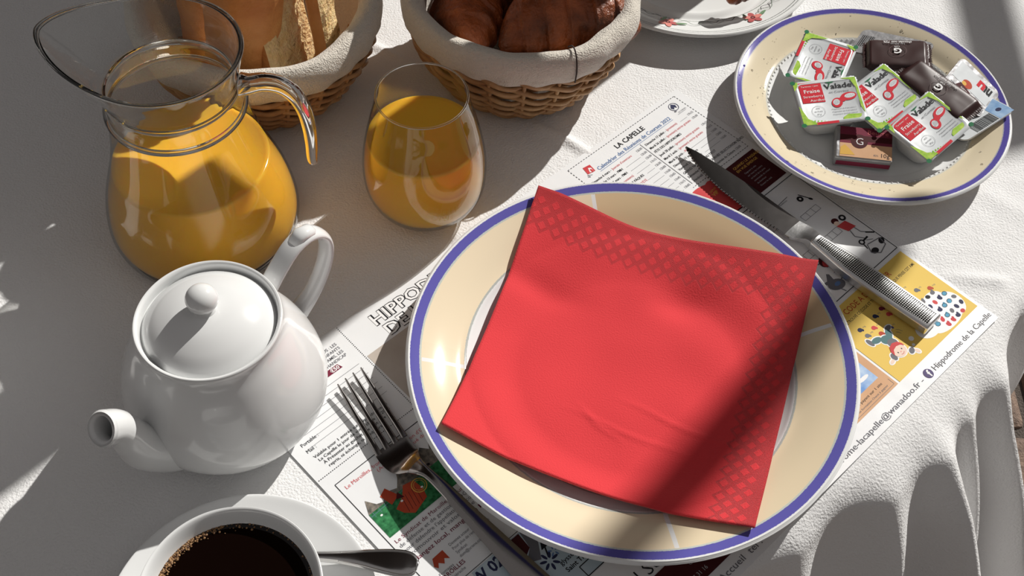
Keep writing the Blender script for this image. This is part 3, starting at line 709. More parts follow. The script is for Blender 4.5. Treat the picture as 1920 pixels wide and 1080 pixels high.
# knurled inset
def knurl_mat():
    m = bpy.data.materials.new('knurled_steel'); m.use_nodes = True; T = NT(m); b = m.node_tree.nodes['Principled BSDF']
    b.inputs['Metallic'].default_value = 1; b.inputs['Roughness'].default_value = .28
    tcn = T.n('TexCoord'); s = T.n('SeparateXYZ'); T.l(tcn.outputs['Object'], s.inputs[0])
    pit = .0030
    a = T.math('SINE', T.math('MULTIPLY', T.math('ADD', s.outputs[0], s.outputs[1]), 2 * PI / pit * 1.0))
    c = T.math('SINE', T.math('MULTIPLY', T.math('SUBTRACT', s.outputs[0], s.outputs[1]), 2 * PI / pit * 1.0))
    h = T.math('MULTIPLY', a, c)
    g = T.math('MULTIPLY_ADD', h, 1.8, .30, clamp=True)
    T.l(T.mix(g, (.015, .015, .015, 1), (.86, .86, .85, 1)), b.inputs['Base Color'])
    bp = T.n('Bump'); bp.inputs['Distance'].default_value = .0006; T.l(g, bp.inputs['Height']); T.l(bp.outputs[0], b.inputs['Normal'])
    return m
T2, B2 = [], []
for x in np.linspace(2.5, 97, 36):
    wv = np.interp(x, [0, 20, 45, 70, 90, 100], [8.6, 9.0, 9.2, 8.6, 6.4, 5.4]) - 1.7; cy = np.interp(x, [0, 60, 100], [0, .9, .6])
    T2.append((x * MM, (cy - wv) * MM)); B2.append((x * MM, (cy + wv) * MM))
kv, kf = outline_slab(T2, B2, .0092, .0103, .0011)
mk('knurled_grip', kv, kf, knurl_mat(), kn, auto=35, label='knurled black and silver grip panel')
# bolster
xs = [98, 101, 104, 108, 112, 118]
T_ = [(x * MM, y * MM) for x, y in zip(xs, [-5.0, -5.4, -6.8, -8.6, -8.4, -7.8])]; B_ = [(x * MM, y * MM) for x, y in zip(xs, [6.0, 5.2, 4.6, 6.4, 9.0, 9.8])]
bv = []; bf = []
n = 6; zt = [.0100, .0092, .0078, .0062, .0056, .0050]; zb = [.0015, .0018, .0026, .0030, .0032, .0032]
for i in range(n):
    for k in range(9):
        t = k / 8; bv.append((T_[i][0] + (B_[i][0] - T_[i][0]) * t, T_[i][1] + (B_[i][1] - T_[i][1]) * t, zt[i] + .0008 * math.sin(PI * t)))
    for k in range(9):
        t = 1 - k / 8; bv.append((T_[i][0] + (B_[i][0] - T_[i][0]) * t, T_[i][1] + (B_[i][1] - T_[i][1]) * t, zb[i]))
for i in range(n - 1):
    for k in range(18):
        l = (k + 1) % 18; bf.append((i * 18 + k, (i + 1) * 18 + k, (i + 1) * 18 + l, i * 18 + l))
bf.append(tuple(range(18))); bf.append(tuple(range(n * 18 - 1, (n - 1) * 18 - 1, -1)))
mk('bolster', bv, bf, M['satin'], kn, auto=50)
# blade: fine stations so the teeth are cut into the edge
xs = np.linspace(114, 221, 320); V = []; F = []
for x in xs:
    yt = np.interp(x, [114, 126, 160, 192, 212, 221], [-8.0, -7.8, -8.0, -6.4, -4.6, -2.6])
    yb = np.interp(x, [114, 127, 143, 160, 176, 190, 200, 208, 215, 221], [9.8, 11.0, 12.2, 12.0, 11.6, 9.6, 7.4, 4.8, 1.8, -1.6])
    tooth = (1 - abs(((x - 122) / 2.6) % 1 * 2 - 1) ** 1.5) * .9 if x > 124 else 0
    if x > 213: tooth *= (221 - x) / 8
    yb -= tooth
    zc = .0040 + .0014 * (x - 114) / 107
    ys = yb + tooth; ym = ys - 1.5 if ys - yt > 4 else ys - (ys - yt) * .4; ymm = ym - min(5.5, (ym - yt) * .5)
    for (y, z) in ((yt, zc + .0009), (ymm, zc + .0009), (ym, zc + .0006), (yb, zc + .0001), (yb, zc - .0001), (ym, zc - .0006), (ymm, zc - .0009), (yt, zc - .0009)): V.append((x * MM, y * MM, z))
for i in range(len(xs) - 1):
    for k in range(8):
        l = (k + 1) % 8; F.append((i * 8 + k, i * 8 + l, (i + 1) * 8 + l, (i + 1) * 8 + k))
F.append(tuple(range(7, -1, -1))); b0 = (len(xs) - 1) * 8; F.append(tuple(b0 + k for k in range(8)))
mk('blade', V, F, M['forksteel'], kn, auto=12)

# ------------------------------------------------------------------ fork
fk = thing('dinner_fork', (0, 0, .0012), label='stainless steel dinner fork lying on the placemat beside the teapot', cat='fork')
# centreline (x, y, z), half-width
def interp_path(pts, n):
    P = smoothprof([tuple(p) for p in pts], n); return P
FK = [(-.0700, .3525, .0030, .0118), (-.0650, .3465, .0026, .0120), (-.0595, .3405, .0040, .0108), (-.0535, .3360, .0085, .0062), (-.0450, .3300, .0115, .0036), (-.0350, .3215, .0112, .0040), (-.0180, .3060, .0085, .0052), (.0020, .2880, .0050, .0068), (.0190, .2720, .0028, .0082), (.0360, .2560, .0022, .0092), (.0500, .2430, .0026, .0090), (.0550, .2385, .0030, .0060), (.0565, .2370, .0030, .0012)]
def Vec4(pts, sub):
    A = np.array([pts[0]] + list(pts) + [pts[-1]], float); out = []
    for i in range(1, len(A) - 2):
        for s in range(sub):
            t = s / sub; a, b, c, d = A[i - 1:i + 3]
            out.append(.5 * (2 * b + (c - a) * t + (2 * a - 5 * b + 4 * c - d) * t * t + (3 * b - a - 3 * c + d) * t ** 3))
    out.append(A[-1]); return out
def strap(path4, th=.0011, dish=0.0):
    V = []; F = []; n = len(path4); K = 8
    for i, p in enumerate(path4):
        a = path4[max(i - 1, 0)]; b = path4[min(i + 1, n - 1)]; t = Vector((b[0] - a[0], b[1] - a[1], b[2] - a[2])).normalized()
        s = t.cross(Vector((0, 0, 1))).normalized(); u = s.cross(t)
        c = Vector(p[:3]); w_ = p[3]
        for k in range(K + 1):
            q = -1 + 2 * k / K; V.append(c + s * (w_ * q) + u * (th * (1 - .75 * q ** 4) - dish * (1 - q * q)))
        for k in range(K + 1):
            q = 1 - 2 * k / K; V.append(c + s * (w_ * q) - u * (th * (1 - .75 * q ** 4) + dish * (1 - q * q)))
    m = 2 * (K + 1)
    for i in range(n - 1):
        for k in range(m): l = (k + 1) % m; F.append((i * m + k, i * m + l, (i + 1) * m + l, (i + 1) * m + k))
    F.append(tuple(range(m - 1, -1, -1))); F.append(tuple(range((n - 1) * m, n * m)))
    return V, F
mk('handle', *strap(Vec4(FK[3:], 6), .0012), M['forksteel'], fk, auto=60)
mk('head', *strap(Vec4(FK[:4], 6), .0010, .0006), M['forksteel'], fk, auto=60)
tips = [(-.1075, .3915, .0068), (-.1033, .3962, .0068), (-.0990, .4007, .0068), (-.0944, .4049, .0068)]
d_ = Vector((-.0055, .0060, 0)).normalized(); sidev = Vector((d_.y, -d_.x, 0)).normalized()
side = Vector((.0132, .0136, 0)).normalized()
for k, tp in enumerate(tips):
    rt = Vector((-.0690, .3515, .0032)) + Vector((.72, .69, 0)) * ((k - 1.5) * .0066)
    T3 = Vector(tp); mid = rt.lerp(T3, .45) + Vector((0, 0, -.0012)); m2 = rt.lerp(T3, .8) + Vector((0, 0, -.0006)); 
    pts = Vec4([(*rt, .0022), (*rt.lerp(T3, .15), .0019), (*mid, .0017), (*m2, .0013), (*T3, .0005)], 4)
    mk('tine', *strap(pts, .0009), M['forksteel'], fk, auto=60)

# ------------------------------------------------------------------ coffee cup, saucer, spoon
CC = (-.139, .2325)
sc_ = mk('saucer', *lathe(smoothprof([(0, .0045), (.024, .0045), (.028, .0062), (.034, .0058), (.050, .0085), (.066, .0125), (.0745, .0150), (.0762, .0148)], 6) + smoothprof([(.0760, .0138), (.066, .0100), (.050, .0060), (.036, .0030), (.032, 0), (.028, .0), (.026, .0020), (0, .002)], 4), 128), M['porcelain'])
sc_.location = (CC[0], CC[1], .0008); tag(sc_, 'white porcelain saucer under the coffee cup', 'saucer')
cu = thing('coffee_cup', (CC[0], CC[1], .0058), label='white porcelain cup full of black coffee on its saucer', cat='cup')
outer = [(0, .0), (.022, .0), (.026, .001), (.031, .010), (.0385, .024), (.0445, .038), (.0475, .047), (.0487, .0500)]
inner = [(.0482, .0510), (.0468, .0502), (.0452, .0470), (.0420, .038), (.035, .022), (.026, .008), (0, .005)]
mk('bowl', *lathe(smoothprof(outer, 6) + smoothprof(inner, 6), 128), M['porcelain'], cu)
hp = [(math.cos(R(-100)) * r, math.sin(R(-100)) * r, z) for r, z in ((.045, .042), (.056, .045), (.066, .040), (.068, .030), (.060, .019), (.038, .016))]
mk('handle', *tube([tuple(p) for p in smoothprof(hp, 5)], (.0035, .0028), 12), M['porcelain'], cu)
cf = mk('coffee', *lathe([(0, .0402), (.0400, .0402), (.0424, .0404), (.0434, .0409)], 96), M['coffee'], cu, label='black coffee surface')
fb = []; rf = random.Random(4)
for k in range(520):
    a = R(rf.gauss(150, 26)) if k < 380 else rf.uniform(0, 2 * PI); r = .0430 - abs(rf.gauss(0, .0014)) * (1.3 if k < 380 else .35); s = rf.choice([.0003, .0004, .0006, .0008]) * (1 if k < 380 else .7)
    fb.append(ball((r * math.cos(a), r * math.sin(a), .0406), s, 7, .7))
fo = mk('foam_bubbles', *merge(*fb), M['foam'], cu, kind='stuff')
# spoon : bowl on the saucer behind the cup, handle pointing right
SPN = [(-.1030, .2720, .0150, .0030), (-.0900, .2712, .0172, .0038), (-.0760, .2700, .0196, .0056), (-.0640, .2688, .0208, .0074), (-.0540, .2678, .0212, .0082), (-.0480, .2672, .0212, .0070), (-.0452, .2670, .0212, .0042), (-.0446, .2669, .0212, .0010)]
spn = thing('teaspoon', (0, 0, 0), label='steel teaspoon with beaded edge resting on the saucer beside the cup', cat='spoon')
mk('handle', *strap(Vec4([(-.1290, .2745, .0118, .0022), (-.1160, .2732, .0130, .0024)] + SPN, 6), .0011), M['steel'], spn, auto=60)
bw = []
V = []; F = []
for i in range(13):
    t = i / 12; x = -.1290 - .040 * t; w_ = .0125 * math.sin(PI * min(1, .08 + .92 * t)) ** .6 + .001
    for k in range(9):
        q = -1 + k / 4; V.append((x, .2745 + w_ * q + .006 * t, .0128 - .0045 * (1 - q * q) * math.sin(PI * t) + .0005))
for i in range(12):
    for k in range(8): a = i * 9 + k; F.append((a, a + 1, a + 10, a + 9))
bo = mk('bowl', V, F, M['steel'], spn); s_ = bo.modifiers.new('t', 'SOLIDIFY'); s_.thickness = .001
# raised rim line along handle edge
P4 = Vec4(SPN[1:-1], 8); L1 = []; L2 = []
for i, p in enumerate(P4):
    b = P4[min(i + 1, len(P4) - 1)]; a = P4[max(i - 1, 0)]; t = Vector((b[0] - a[0], b[1] - a[1], 0)).normalized(); s = Vector((-t.y, t.x, 0))
    L1.append(Vector(p[:3]) + s * (p[3] - .0012) + Vector((0, 0, .0011))); L2.append(Vector(p[:3]) - s * (p[3] - .0012) + Vector((0, 0, .0011)))
mk('raised_border', *tube(L1 + L2[::-1], .00045, 6), M['steel'], spn)

# ------------------------------------------------------------------ teapot
tp_ = thing('teapot', (-.1715, .3755, .0008), label='small white porcelain teapot with round knob lid beside the juice jug', cat='teapot')
body = smoothprof([(0, .002), (.030, .002), (.034, 0), (.040, .001), (.052, .010), (.0595, .022), (.0615, .034), (.0595, .048), (.0540, .064), (.0480, .078), (.0435, .0875), (.0420, .0930), (.0422, .0965)], 6) + smoothprof([(.0415, .0978), (.0402, .0974), (.0392, .0955), (.0388, .0900), (.040, .086), (.05, .06), (.055, .035), (.045, .012), (0, .006)], 5)
mk('body', *lathe(body, 144), M['porcelain'], tp_)
ld = mk('lid', *lathe(smoothprof([(0, .1075), (.008, .1072), (.018, .1052), (.028, .1008), (.0345, .0960), (.0372, .0930), (.0376, .0915), (.0370, .0900), (0, .0895)], 8), 128), M['porcelain'], tp_)
kb = []
for k in range(25):
    a = -PI / 2 + PI * k / 24; kb.append((max(.00001, .0092 * math.cos(a)), .1165 + .0084 * math.sin(a)))
kb = [(.0075, .1062), (.0062, .1085)] + [q for q in kb if q[1] > .1098]
mk('knob', *lathe(kb, 48), M['porcelain'], ld)
az = R(-124)
ca, sa = math.cos(az), math.sin(az)
spath = [(.036, .028, .0245), (.048, .029, .0220), (.058, .035, .0170), (.0655, .0445, .0138), (.0690, .057, .0116), (.0715, .069, .0103), (.0755, .079, .0100), (.0815, .0855, .0104)]
SS = Vec4(spath, 6)
sv_, sf_ = tube([(ca * p[0], sa * p[0], p[1]) for p in SS], [(float(p[2]), float(p[2])) for p in SS], 40, up=(-sa, ca, 0), caps=False)
n0 = len(SS)
# lip and inner bore
ins = [SS[-1] + np.array([.0010, .0008, -.0010]), SS[-1] + np.array([.0008, .0006, -.0026]), SS[-1] + np.array([-.0002, -.0002, -.0034])] + [SS[-k] + np.array([0, 0, -.0036]) for k in (2, 5, 8, 12, 16)]
iv, if_ = tube([(ca * p[0], sa * p[0], p[1]) for p in ins], [(float(p[2]), float(p[2])) for p in ins], 40, up=(-sa, ca, 0), caps=False)
allv = sv_ + iv; off = len(sv_)
allf = sf_ + [tuple(i + off for i in f) for f in if_] + [((n0 - 1) * 40 + k, (n0 - 1) * 40 + (k + 1) % 40, off + (19 - k) % 40, off + (20 - k) % 40) for k in range(40)]
# reverse ordering so the bore ends inside
mk('spout', allv, allf, M['porcelain'], tp_)
ah = R(52); ca, sa = math.cos(ah), math.sin(ah)
hp = [(.043, .083, .0068), (.053, .0925, .0066), (.066, .1015, .0066), (.079, .1020, .0068), (.0885, .0925, .0066), (.0905, .078, .0062), (.085, .062, .0060), (.073, .047, .0062), (.054, .036, .0080)]
HP = Vec4(hp, 6)
hv, hf = tube([(ca * p[0], sa * p[0], p[1]) for p in HP], [(.0030, float(p[2])) for p in HP], 24, up=(-sa, ca, 0))
mk('handle', hv, hf, M['porcelain'], tp_)
mk('thumb_rest', *tube([(ca * r, sa * r, z) for r, z in ((.066, .1030), (.073, .1062), (.080, .1040), (.084, .1000))], [(.002, .004), (.0034, .0052), (.0032, .0050), (.001, .002)], 16, up=(-sa, ca, 0)), M['porcelain'], tp_)

# ------------------------------------------------------------------ glass of juice
GX = (-.0655, .5545)
gl = thing('juice_glass', (GX[0], GX[1], 0), label='stemless glass tumbler half full of orange juice by the pastry basket', cat='glass')
go = [(0, .0), (.018, .0), (.0215, .0008), (.030, .0042), (.0375, .0125), (.0420, .0240), (.0432, .038), (.0424, .052), (.0399, .067), (.0362, .083), (.0325, .097), (.0306, .1065)]
gi = [(.0300, .1072), (.0297, .1065), (.0316, .097), (.0353, .083), (.0390, .067), (.0415, .052), (.0423, .038), (.0410, .0240), (.0365, .0140), (.029, .0070), (.018, .0048), (0, .0045)]
GO = smoothprof(go, 6)
mk('glass_wall', *lathe(GO, 128), M['glass'], gl)
mk('rim', *lathe([(.0303 + .00075 * math.cos(t * PI / 6), .1068 + .00075 * math.sin(t * PI / 6)) for t in range(12)], 128, close=True), M['solidglass'], gl)
mk('base', *lathe(smoothprof([(0, .0001), (.018, .0001), (.0210, .0012), (.023, .0030), (.018, .0036), (0, .0038)], 4), 96), M['solidglass'], gl)
JI = [p for p in smoothprof(gi[::-1], 6) if p[1] < .0685]
JR = JI[-1][0]
jt = [(r - .0004 if r > .001 else 0.0, z) for r, z in JI] + [(JR - .0010, .0695), (JR - .0035, .0688), (0, .0686)]
mk('orange_juice', *lathe(jt, 128), M['juice'], gl)

# ------------------------------------------------------------------ jug
JX = (-.2155, .5200)
jg = thing('juice_jug', (JX[0], JX[1], 0), label='clear glass jug of orange juice with pouring lip and hooked handle', cat='jug')
SPA = R(177)
def spout(r, z, a):
    d = (a - SPA + PI) % (2 * PI) - PI
    k = max(0, (z - .126) / .042)
    e = math.exp(-(abs(d) / R(36)) ** 1.55)
    rr = r + .0262 * k ** 1.25 * e
    # away from the lip the mouth narrows a touch
    zz = z + .006 * k * e - .0015 * k * (1 - e)
    return rr * math.cos(a), rr * math.sin(a), zz
jo = [(0, .0), (.045, .0), (.054, .0015), (.0612, .0075), (.0645, .018), (.0642, .030), (.0612, .046), (.0562, .062), (.0508, .078), (.0468, .094), (.0440, .110), (.0430, .121)]
jn = [(.0430, .121), (.0412, .130), (.0402, .136), (.0412, .143), (.0436, .152), (.0462, .161), (.0474, .168)]
mk('body', *lathe(smoothprof(jo, 6), 144), M['glass'], jg)
jno = smoothprof(jn, 6)
jni = [Vector((p[0] - .0022 + (.0004 if i == 0 else 0), p[1])) for i, p in enumerate(jno)][::-1]
mk('neck', *lathe(jno + jni, 144, spout, close=True), M['solidglass'], jg)
def ringp(r, z, a, b): return [(r + a * math.cos(t * PI / 7), z + b * math.sin(t * PI / 7)) for t in range(14)]
mk('rim', *lathe(ringp(.0472, .1678, .0011, .0012), 144, spout, close=True), M['solidglass'], jg)
mk('neck_ring', *lathe(ringp(.0428, .1225, .0018, .0024), 128, close=True), M['solidglass'], jg)
mk('neck_ring', *lathe(ringp(.0404, .1370, .0013, .0022), 128, close=True), M['solidglass'], jg)
mk('base', *lathe(smoothprof([(0, .0002), (.045, .0002), (.054, .0018), (.0590, .0058), (.052, .0056), (.03, .005), (0, .005)], 4), 128), M['solidglass'], jg)
JI = [p for p in smoothprof([(0, .0054), (.045, .0056), (.0530, .0065), (.0595, .0110), (.0628, .019), (.0625, .030), (.0596, .046), (.0546, .062), (.0492, .078)], 6) if p[1] < .0735]
JR = JI[-1][0]
mk('orange_juice', *lathe([(float(r), float(z)) for r, z in JI] + [(JR - .0008, .0740), (JR - .0035, .0733), (0, .0731)], 144), M['juice'], jg)
ha = R(2); ca, sa = math.cos(ha), math.sin(ha)
hp = [(.0425, .1400, .0095, .0055), (.0480, .1405, .0078, .0052), (.0570, .1425, .0066, .0050), (.0670, .1405, .0062, .0050), (.0745, .1330, .0062, .0050), (.0790, .1210, .0060, .0048), (.0808, .1060, .0056, .0046), (.0808, .0900, .0050, .0042), (.0800, .0780, .0045, .0038), (.0800, .0720, .0030, .0030), (.0800, .0705, .0008, .0008)]
HP = Vec4(hp, 6)
mk('handle', *tube([(ca * p[0], sa * p[0], p[1]) for p in HP], [(float(p[3]), float(p[2])) for p in HP], 20, up=(-sa, ca, 0)), M['solidglass'], jg)
pd = [ball((r * math.cos(a), r * math.sin(a), z), s, 8, .6) for r, a, z, s in ((.0460, R(206), .1485, .0013), (.0428, R(222), .142, .0008), (.0415, R(240), .139, .0006))]
mk('pulp_speck', *merge(*pd), M['pulp'], jg, kind='stuff')

# ------------------------------------------------------------------ baskets
def basket(name, x, y, label, rb, rt_, h, seed, rim_r, rz=0):
    b = thing(name, (x, y, 0), rz, label=label, cat='basket')
    rn = random.Random(seed); NS = 20
    def rad(z): t = z / h; return rb + (rt_ - rb) * (t ** .8) + .003 * math.sin(PI * t)
    rows = 6
    for k in range(rows):
        for q in (0, 1):
            z0 = .004 + (h - .006) * k / (rows - 1); ph = (k % 2) * PI + q * PI; pts = []
            nseg = 200; j1, j2 = rn.uniform(0, 6), rn.uniform(0, 6)
            for i in range(nseg):
                a = 2 * PI * i / nseg; wv = math.sin(a * NS / 2 + ph)
                zz = z0 + .0042 * math.sin(a * NS / 2 + ph + PI / 2) + .0008 * math.sin(3 * a + j1)
                rr = rad(max(0, min(h, zz))) + .0026 * wv + .0006 * math.sin(7 * a + j2)
                pts.append((rr * math.cos(a), rr * math.sin(a), zz + .001))
            mk('wicker_strand', *tube(pts, (.0019, .0024), 7, closed=True), M['wicker'], b)
    for k in range(NS):
        a = 2 * PI * (k + .25) / NS; pts = [((rad(z) + .0004) * math.cos(a), (rad(z) + .0004) * math.sin(a), z) for z in np.linspace(.002, h + .01, 7)]
        mk('stake', *tube(pts, .0017, 6), M['wicker'], b)
    mk('woven_base', *lathe([(0, .001), (rb - .001, .001), (rb, .003), (rb - .002, .005), (0, .005)], 48), M['wicker'], b)
    # liner: inside bag, padded rolled rim, skirt outside
    H = h + .026
    prof = smoothprof([(0, .008), (rb - .006, .008), (rad(.02) - .006, .020), (rad(h * .7) - .007, h * .7), (rim_r - .017, H - .010), (rim_r - .012, H - .001), (rim_r - .005, H + .0015), (rim_r, H - .004), (rim_r + .0010, H - .012), (rim_r - .0005, H - .019), (rim_r - .0035, H - .025)], 6) + [(rim_r - .0050, H - .025), (rim_r - .004, H - .016)]
    def fn(r, z, a):
        rr = r; e = max(0, (z - .03) / .05)
        d = noise.noise(Vector((math.cos(a) * 2.2, math.sin(a) * 2.2, seed + z * 20))) * .0045 * e + .0008 * math.sin(a * 23 + seed) * (1 if z < H - .018 else .2)
        zz = z + noise.noise(Vector((math.cos(a) * 1.6, math.sin(a) * 1.6, seed + 9))) * .004 * e
        if r < .01: return rr * math.cos(a), rr * math.sin(a), z
        return (rr + d) * math.cos(a), (rr + d) * math.sin(a), zz
    mk('cloth_liner', *lathe([(float(p[0]), float(p[1])) for p in prof], 180, fn), M['liner'], b)
    # stitched seam
    a = R(-62 if seed == 2 else 80)
    st = [((rim_r + dr) * math.cos(a + da), (rim_r + dr) * math.sin(a + da), H + dz) for dr, dz, da in ((-.016, -.004, .02), (-.010, .002, .01), (-.004, .0032, .0), (.0015, -.002, -.01), (.0032, -.012, -.012), (.002, -.022, -.01))]
    mk('stitched_seam', *tube([tuple(p) for p in smoothprof(st, 5)], .0006, 6), M['thread'], b)
    return b
b2 = basket('pastry_basket', -.0055, .7035, 'cloth-lined wicker basket of dark pastries behind the juice glass', .056, .0835, .058, 2, .0905)
b1 = basket('bread_basket', -.1985, .6720, 'cloth-lined wicker basket of baguette pieces behind the juice jug', .0505, .0860, .058, 3, .0925)

# bread: half-baguette pieces (crust arc + crumb face)
def baguette(L=.15, rw=.030, rh=.026, seed=1):
    V = []; F = []; I = []; K = 22; N = 28
    for i in range(N + 1):
        t = i / N; z = L * t; tap = (min(1, t / .10 + .55)) ** .8 * (min(1, (1 - t) / .15 + .45)) ** .8
        for k in range(K + 1):
            a = PI * k / K
            n1 = 1 + .07 * noise.noise(Vector((math.cos(a) * 2, math.sin(a) * 2, z * 30 + seed * 7)))
            V.append((rw * tap * math.cos(a) * n1, rh * tap * math.sin(a) * n1, z))
        for k in range(1, K):
            q = 1 - 2 * k / K; V.append((-rw * tap * q * .985, -.0008 + .0024 * noise.noise(Vector((q * 6, z * 160, seed))) - .0015 * (1 - q * q), z))
    m = 2 * K
    for i in range(N):
        for k in range(m):
            l = (k + 1) % m; F.append((i * m + k, i * m + l, (i + 1) * m + l, (i + 1) * m + k)); I.append(0 if k < K else 1)
    F.append(tuple(range(m - 1, -1, -1))); I.append(0); F.append(tuple(range(N * m, N * m + m))); I.append(0)
    return V, F, I
def bread(loc, rot, label, seed, L=.15, rw=.030, rh=.026):
    V, F, I = baguette(L, rw, rh, seed)
    crust_f = [f for f, i in zip(F, I) if i == 0]; crumb_f = [f for f, i in zip(F, I) if i == 1]
    o = mk('baguette_piece', V, crust_f, M['crust'], label=label, cat='bread', group='baguette pieces in the bread basket')
    def sub(V, FF):
        used = sorted({i for f in FF for i in f}); mp = {u: n for n, u in enumerate(used)}; return [V[u] for u in used], [tuple(mp[i] for i in f) for f in FF]
    mk('crumb', *sub(V, crumb_f), M['crumb'], o)
    o.location = loc; o.rotation_euler = rot
    return o
# local: length z, crumb faces -y, crust arc towards +y
bread((-.1640, .6330, .014), (R(-8), R(2), R(62)), 'baguette piece showing pale crumb face and orange crust, nearest the rim', 1, .172, .024, .027)
bread((-.1370, .6420, .020), (R(-6), R(8), R(80)), 'baguette piece with browned crust, at the right against the liner', 2, .16, .013, .014)
bread((-.2110, .6480, .014), (R(-10), R(-8), R(190)), 'shaded baguette piece behind the jug rim in the bread basket', 3, .158, .026, .024)
bread((-.2050, .6980, .014), (R(-4), R(-2), R(30)), 'baguette piece at the back of the bread basket', 4, .190, .026, .024)
bread((-.2400, .6850, .014), (R(-4), R(-8), R(160)), 'baguette piece leaning against the left of the bread basket', 5, .190, .024, .022)

# pastries
def pastry(loc, rot, sc, label, seed, turns=7):
    V = []; F = []; N = 110; K = 64
    for i in range(N + 1):
        t = i / N * 2 - 1
        prof = (1 - abs(t) ** 2.4) ** .62
        cx = t * 1.0; cyc = -.38 * t * t
        step = ((t + 1) * turns / 2) % 1.0
        lam = 1 + .13 * (1 - step) ** 1.4
        for k in range(K):
            a = 2 * PI * k / K
            n1 = noise.fractal(Vector((t * 3.2 + seed, math.cos(a) * 1.4, math.sin(a) * 1.4)), 1.0, 2.0, 4)
            n2 = noise.noise(Vector((t * 26 + math.sin(a * 2), a * 2.0, seed)))
            rr = (.50 * prof) * lam * (1 + .10 * n1) + .012 * n2 * prof
            V.append((cx, cyc + rr * math.cos(a), rr * math.sin(a) * .84))
    for i in range(N):
        for k in range(K): l = (k + 1) % K; F.append((i * K + k, (i + 1) * K + k, (i + 1) * K + l, i * K + l))
    V = [(a * sc[0], b * sc[1], c * sc[2]) for a, b, c in V]
    o = mk('pastry', V, F, M['pastry'], label=label, cat='pastry', group='pastries in the lined basket')
    o.location = loc; o.rotation_euler = rot; return o
pastry((.0280, .6930, .066), (R(10), R(-4), R(12)), (.054, .060, .056), 'glossy browned layered pastry at the sunny front of the basket', 1.3, 6)
pastry((-.0440, .7000, .054), (R(0), R(10), R(75)), (.045, .052, .05), 'dark browned pastry in shade at the left of the basket', 4.2, 5)
pastry((.0050, .7480, .070), (R(-10), R(0), R(190)), (.052, .056, .052), 'browned pastry at the back of the basket', 7.7, 6)
pastry((-.0250, .7350, .118), (R(10), R(20), R(40)), (.048, .052, .045), 'browned pastry on top of the pile toward the left', 3.3, 6)
pastry((-.0300, .7220, .160), (R(0), R(8), R(150)), (.046, .048, .042), 'browned pastry added topmost of the pile, out of view, for its shadow', 6.1, 6)  # added above the view to shade the cloth near the jug
pastry((.0080, .7420, .128), (R(0), R(-20), R(110)), (.048, .052, .045), 'browned pastry on top of the pile toward the right', 9.1, 6)
pastry((.1725, .7740, .0315), (0, 0, R(30)), (.018, .022, .022), 'small dark pastry lying on the flowered plate', 2.2, 4)

# ------------------------------------------------------------------ things on the side plate
def rrect(w_, h_, r, n=5):
    P = []
    for cx, cy, a0 in ((w_ / 2 - r, h_ / 2 - r, 0), (-w_ / 2 + r, h_ / 2 - r, 90), (-w_ / 2 + r, -h_ / 2 + r, 180), (w_ / 2 - r, -h_ / 2 + r, 270)):
        for k in range(n + 1): a = R(a0 + 90 * k / n); P.append((cx + r * math.cos(a), cy + r * math.sin(a)))
    return P
def loft(rings, capb=True, capt=True):
    V = []; F = []; n = len(rings[0][0])
    for pts, z in rings: V += [(x, y, z) for x, y in pts]
    for i in range(len(rings) - 1):
        for k in range(n): l = (k + 1) % n; F.append((i * n + k, i * n + l, (i + 1) * n + l, (i + 1) * n + k))
    if capb: F.append(tuple(range(n - 1, -1, -1)))
    if capt: F.append(tuple((len(rings) - 1) * n + k for k in range(n)))
    return V, F
JW, JH, JD = .0485, .0405, .0215
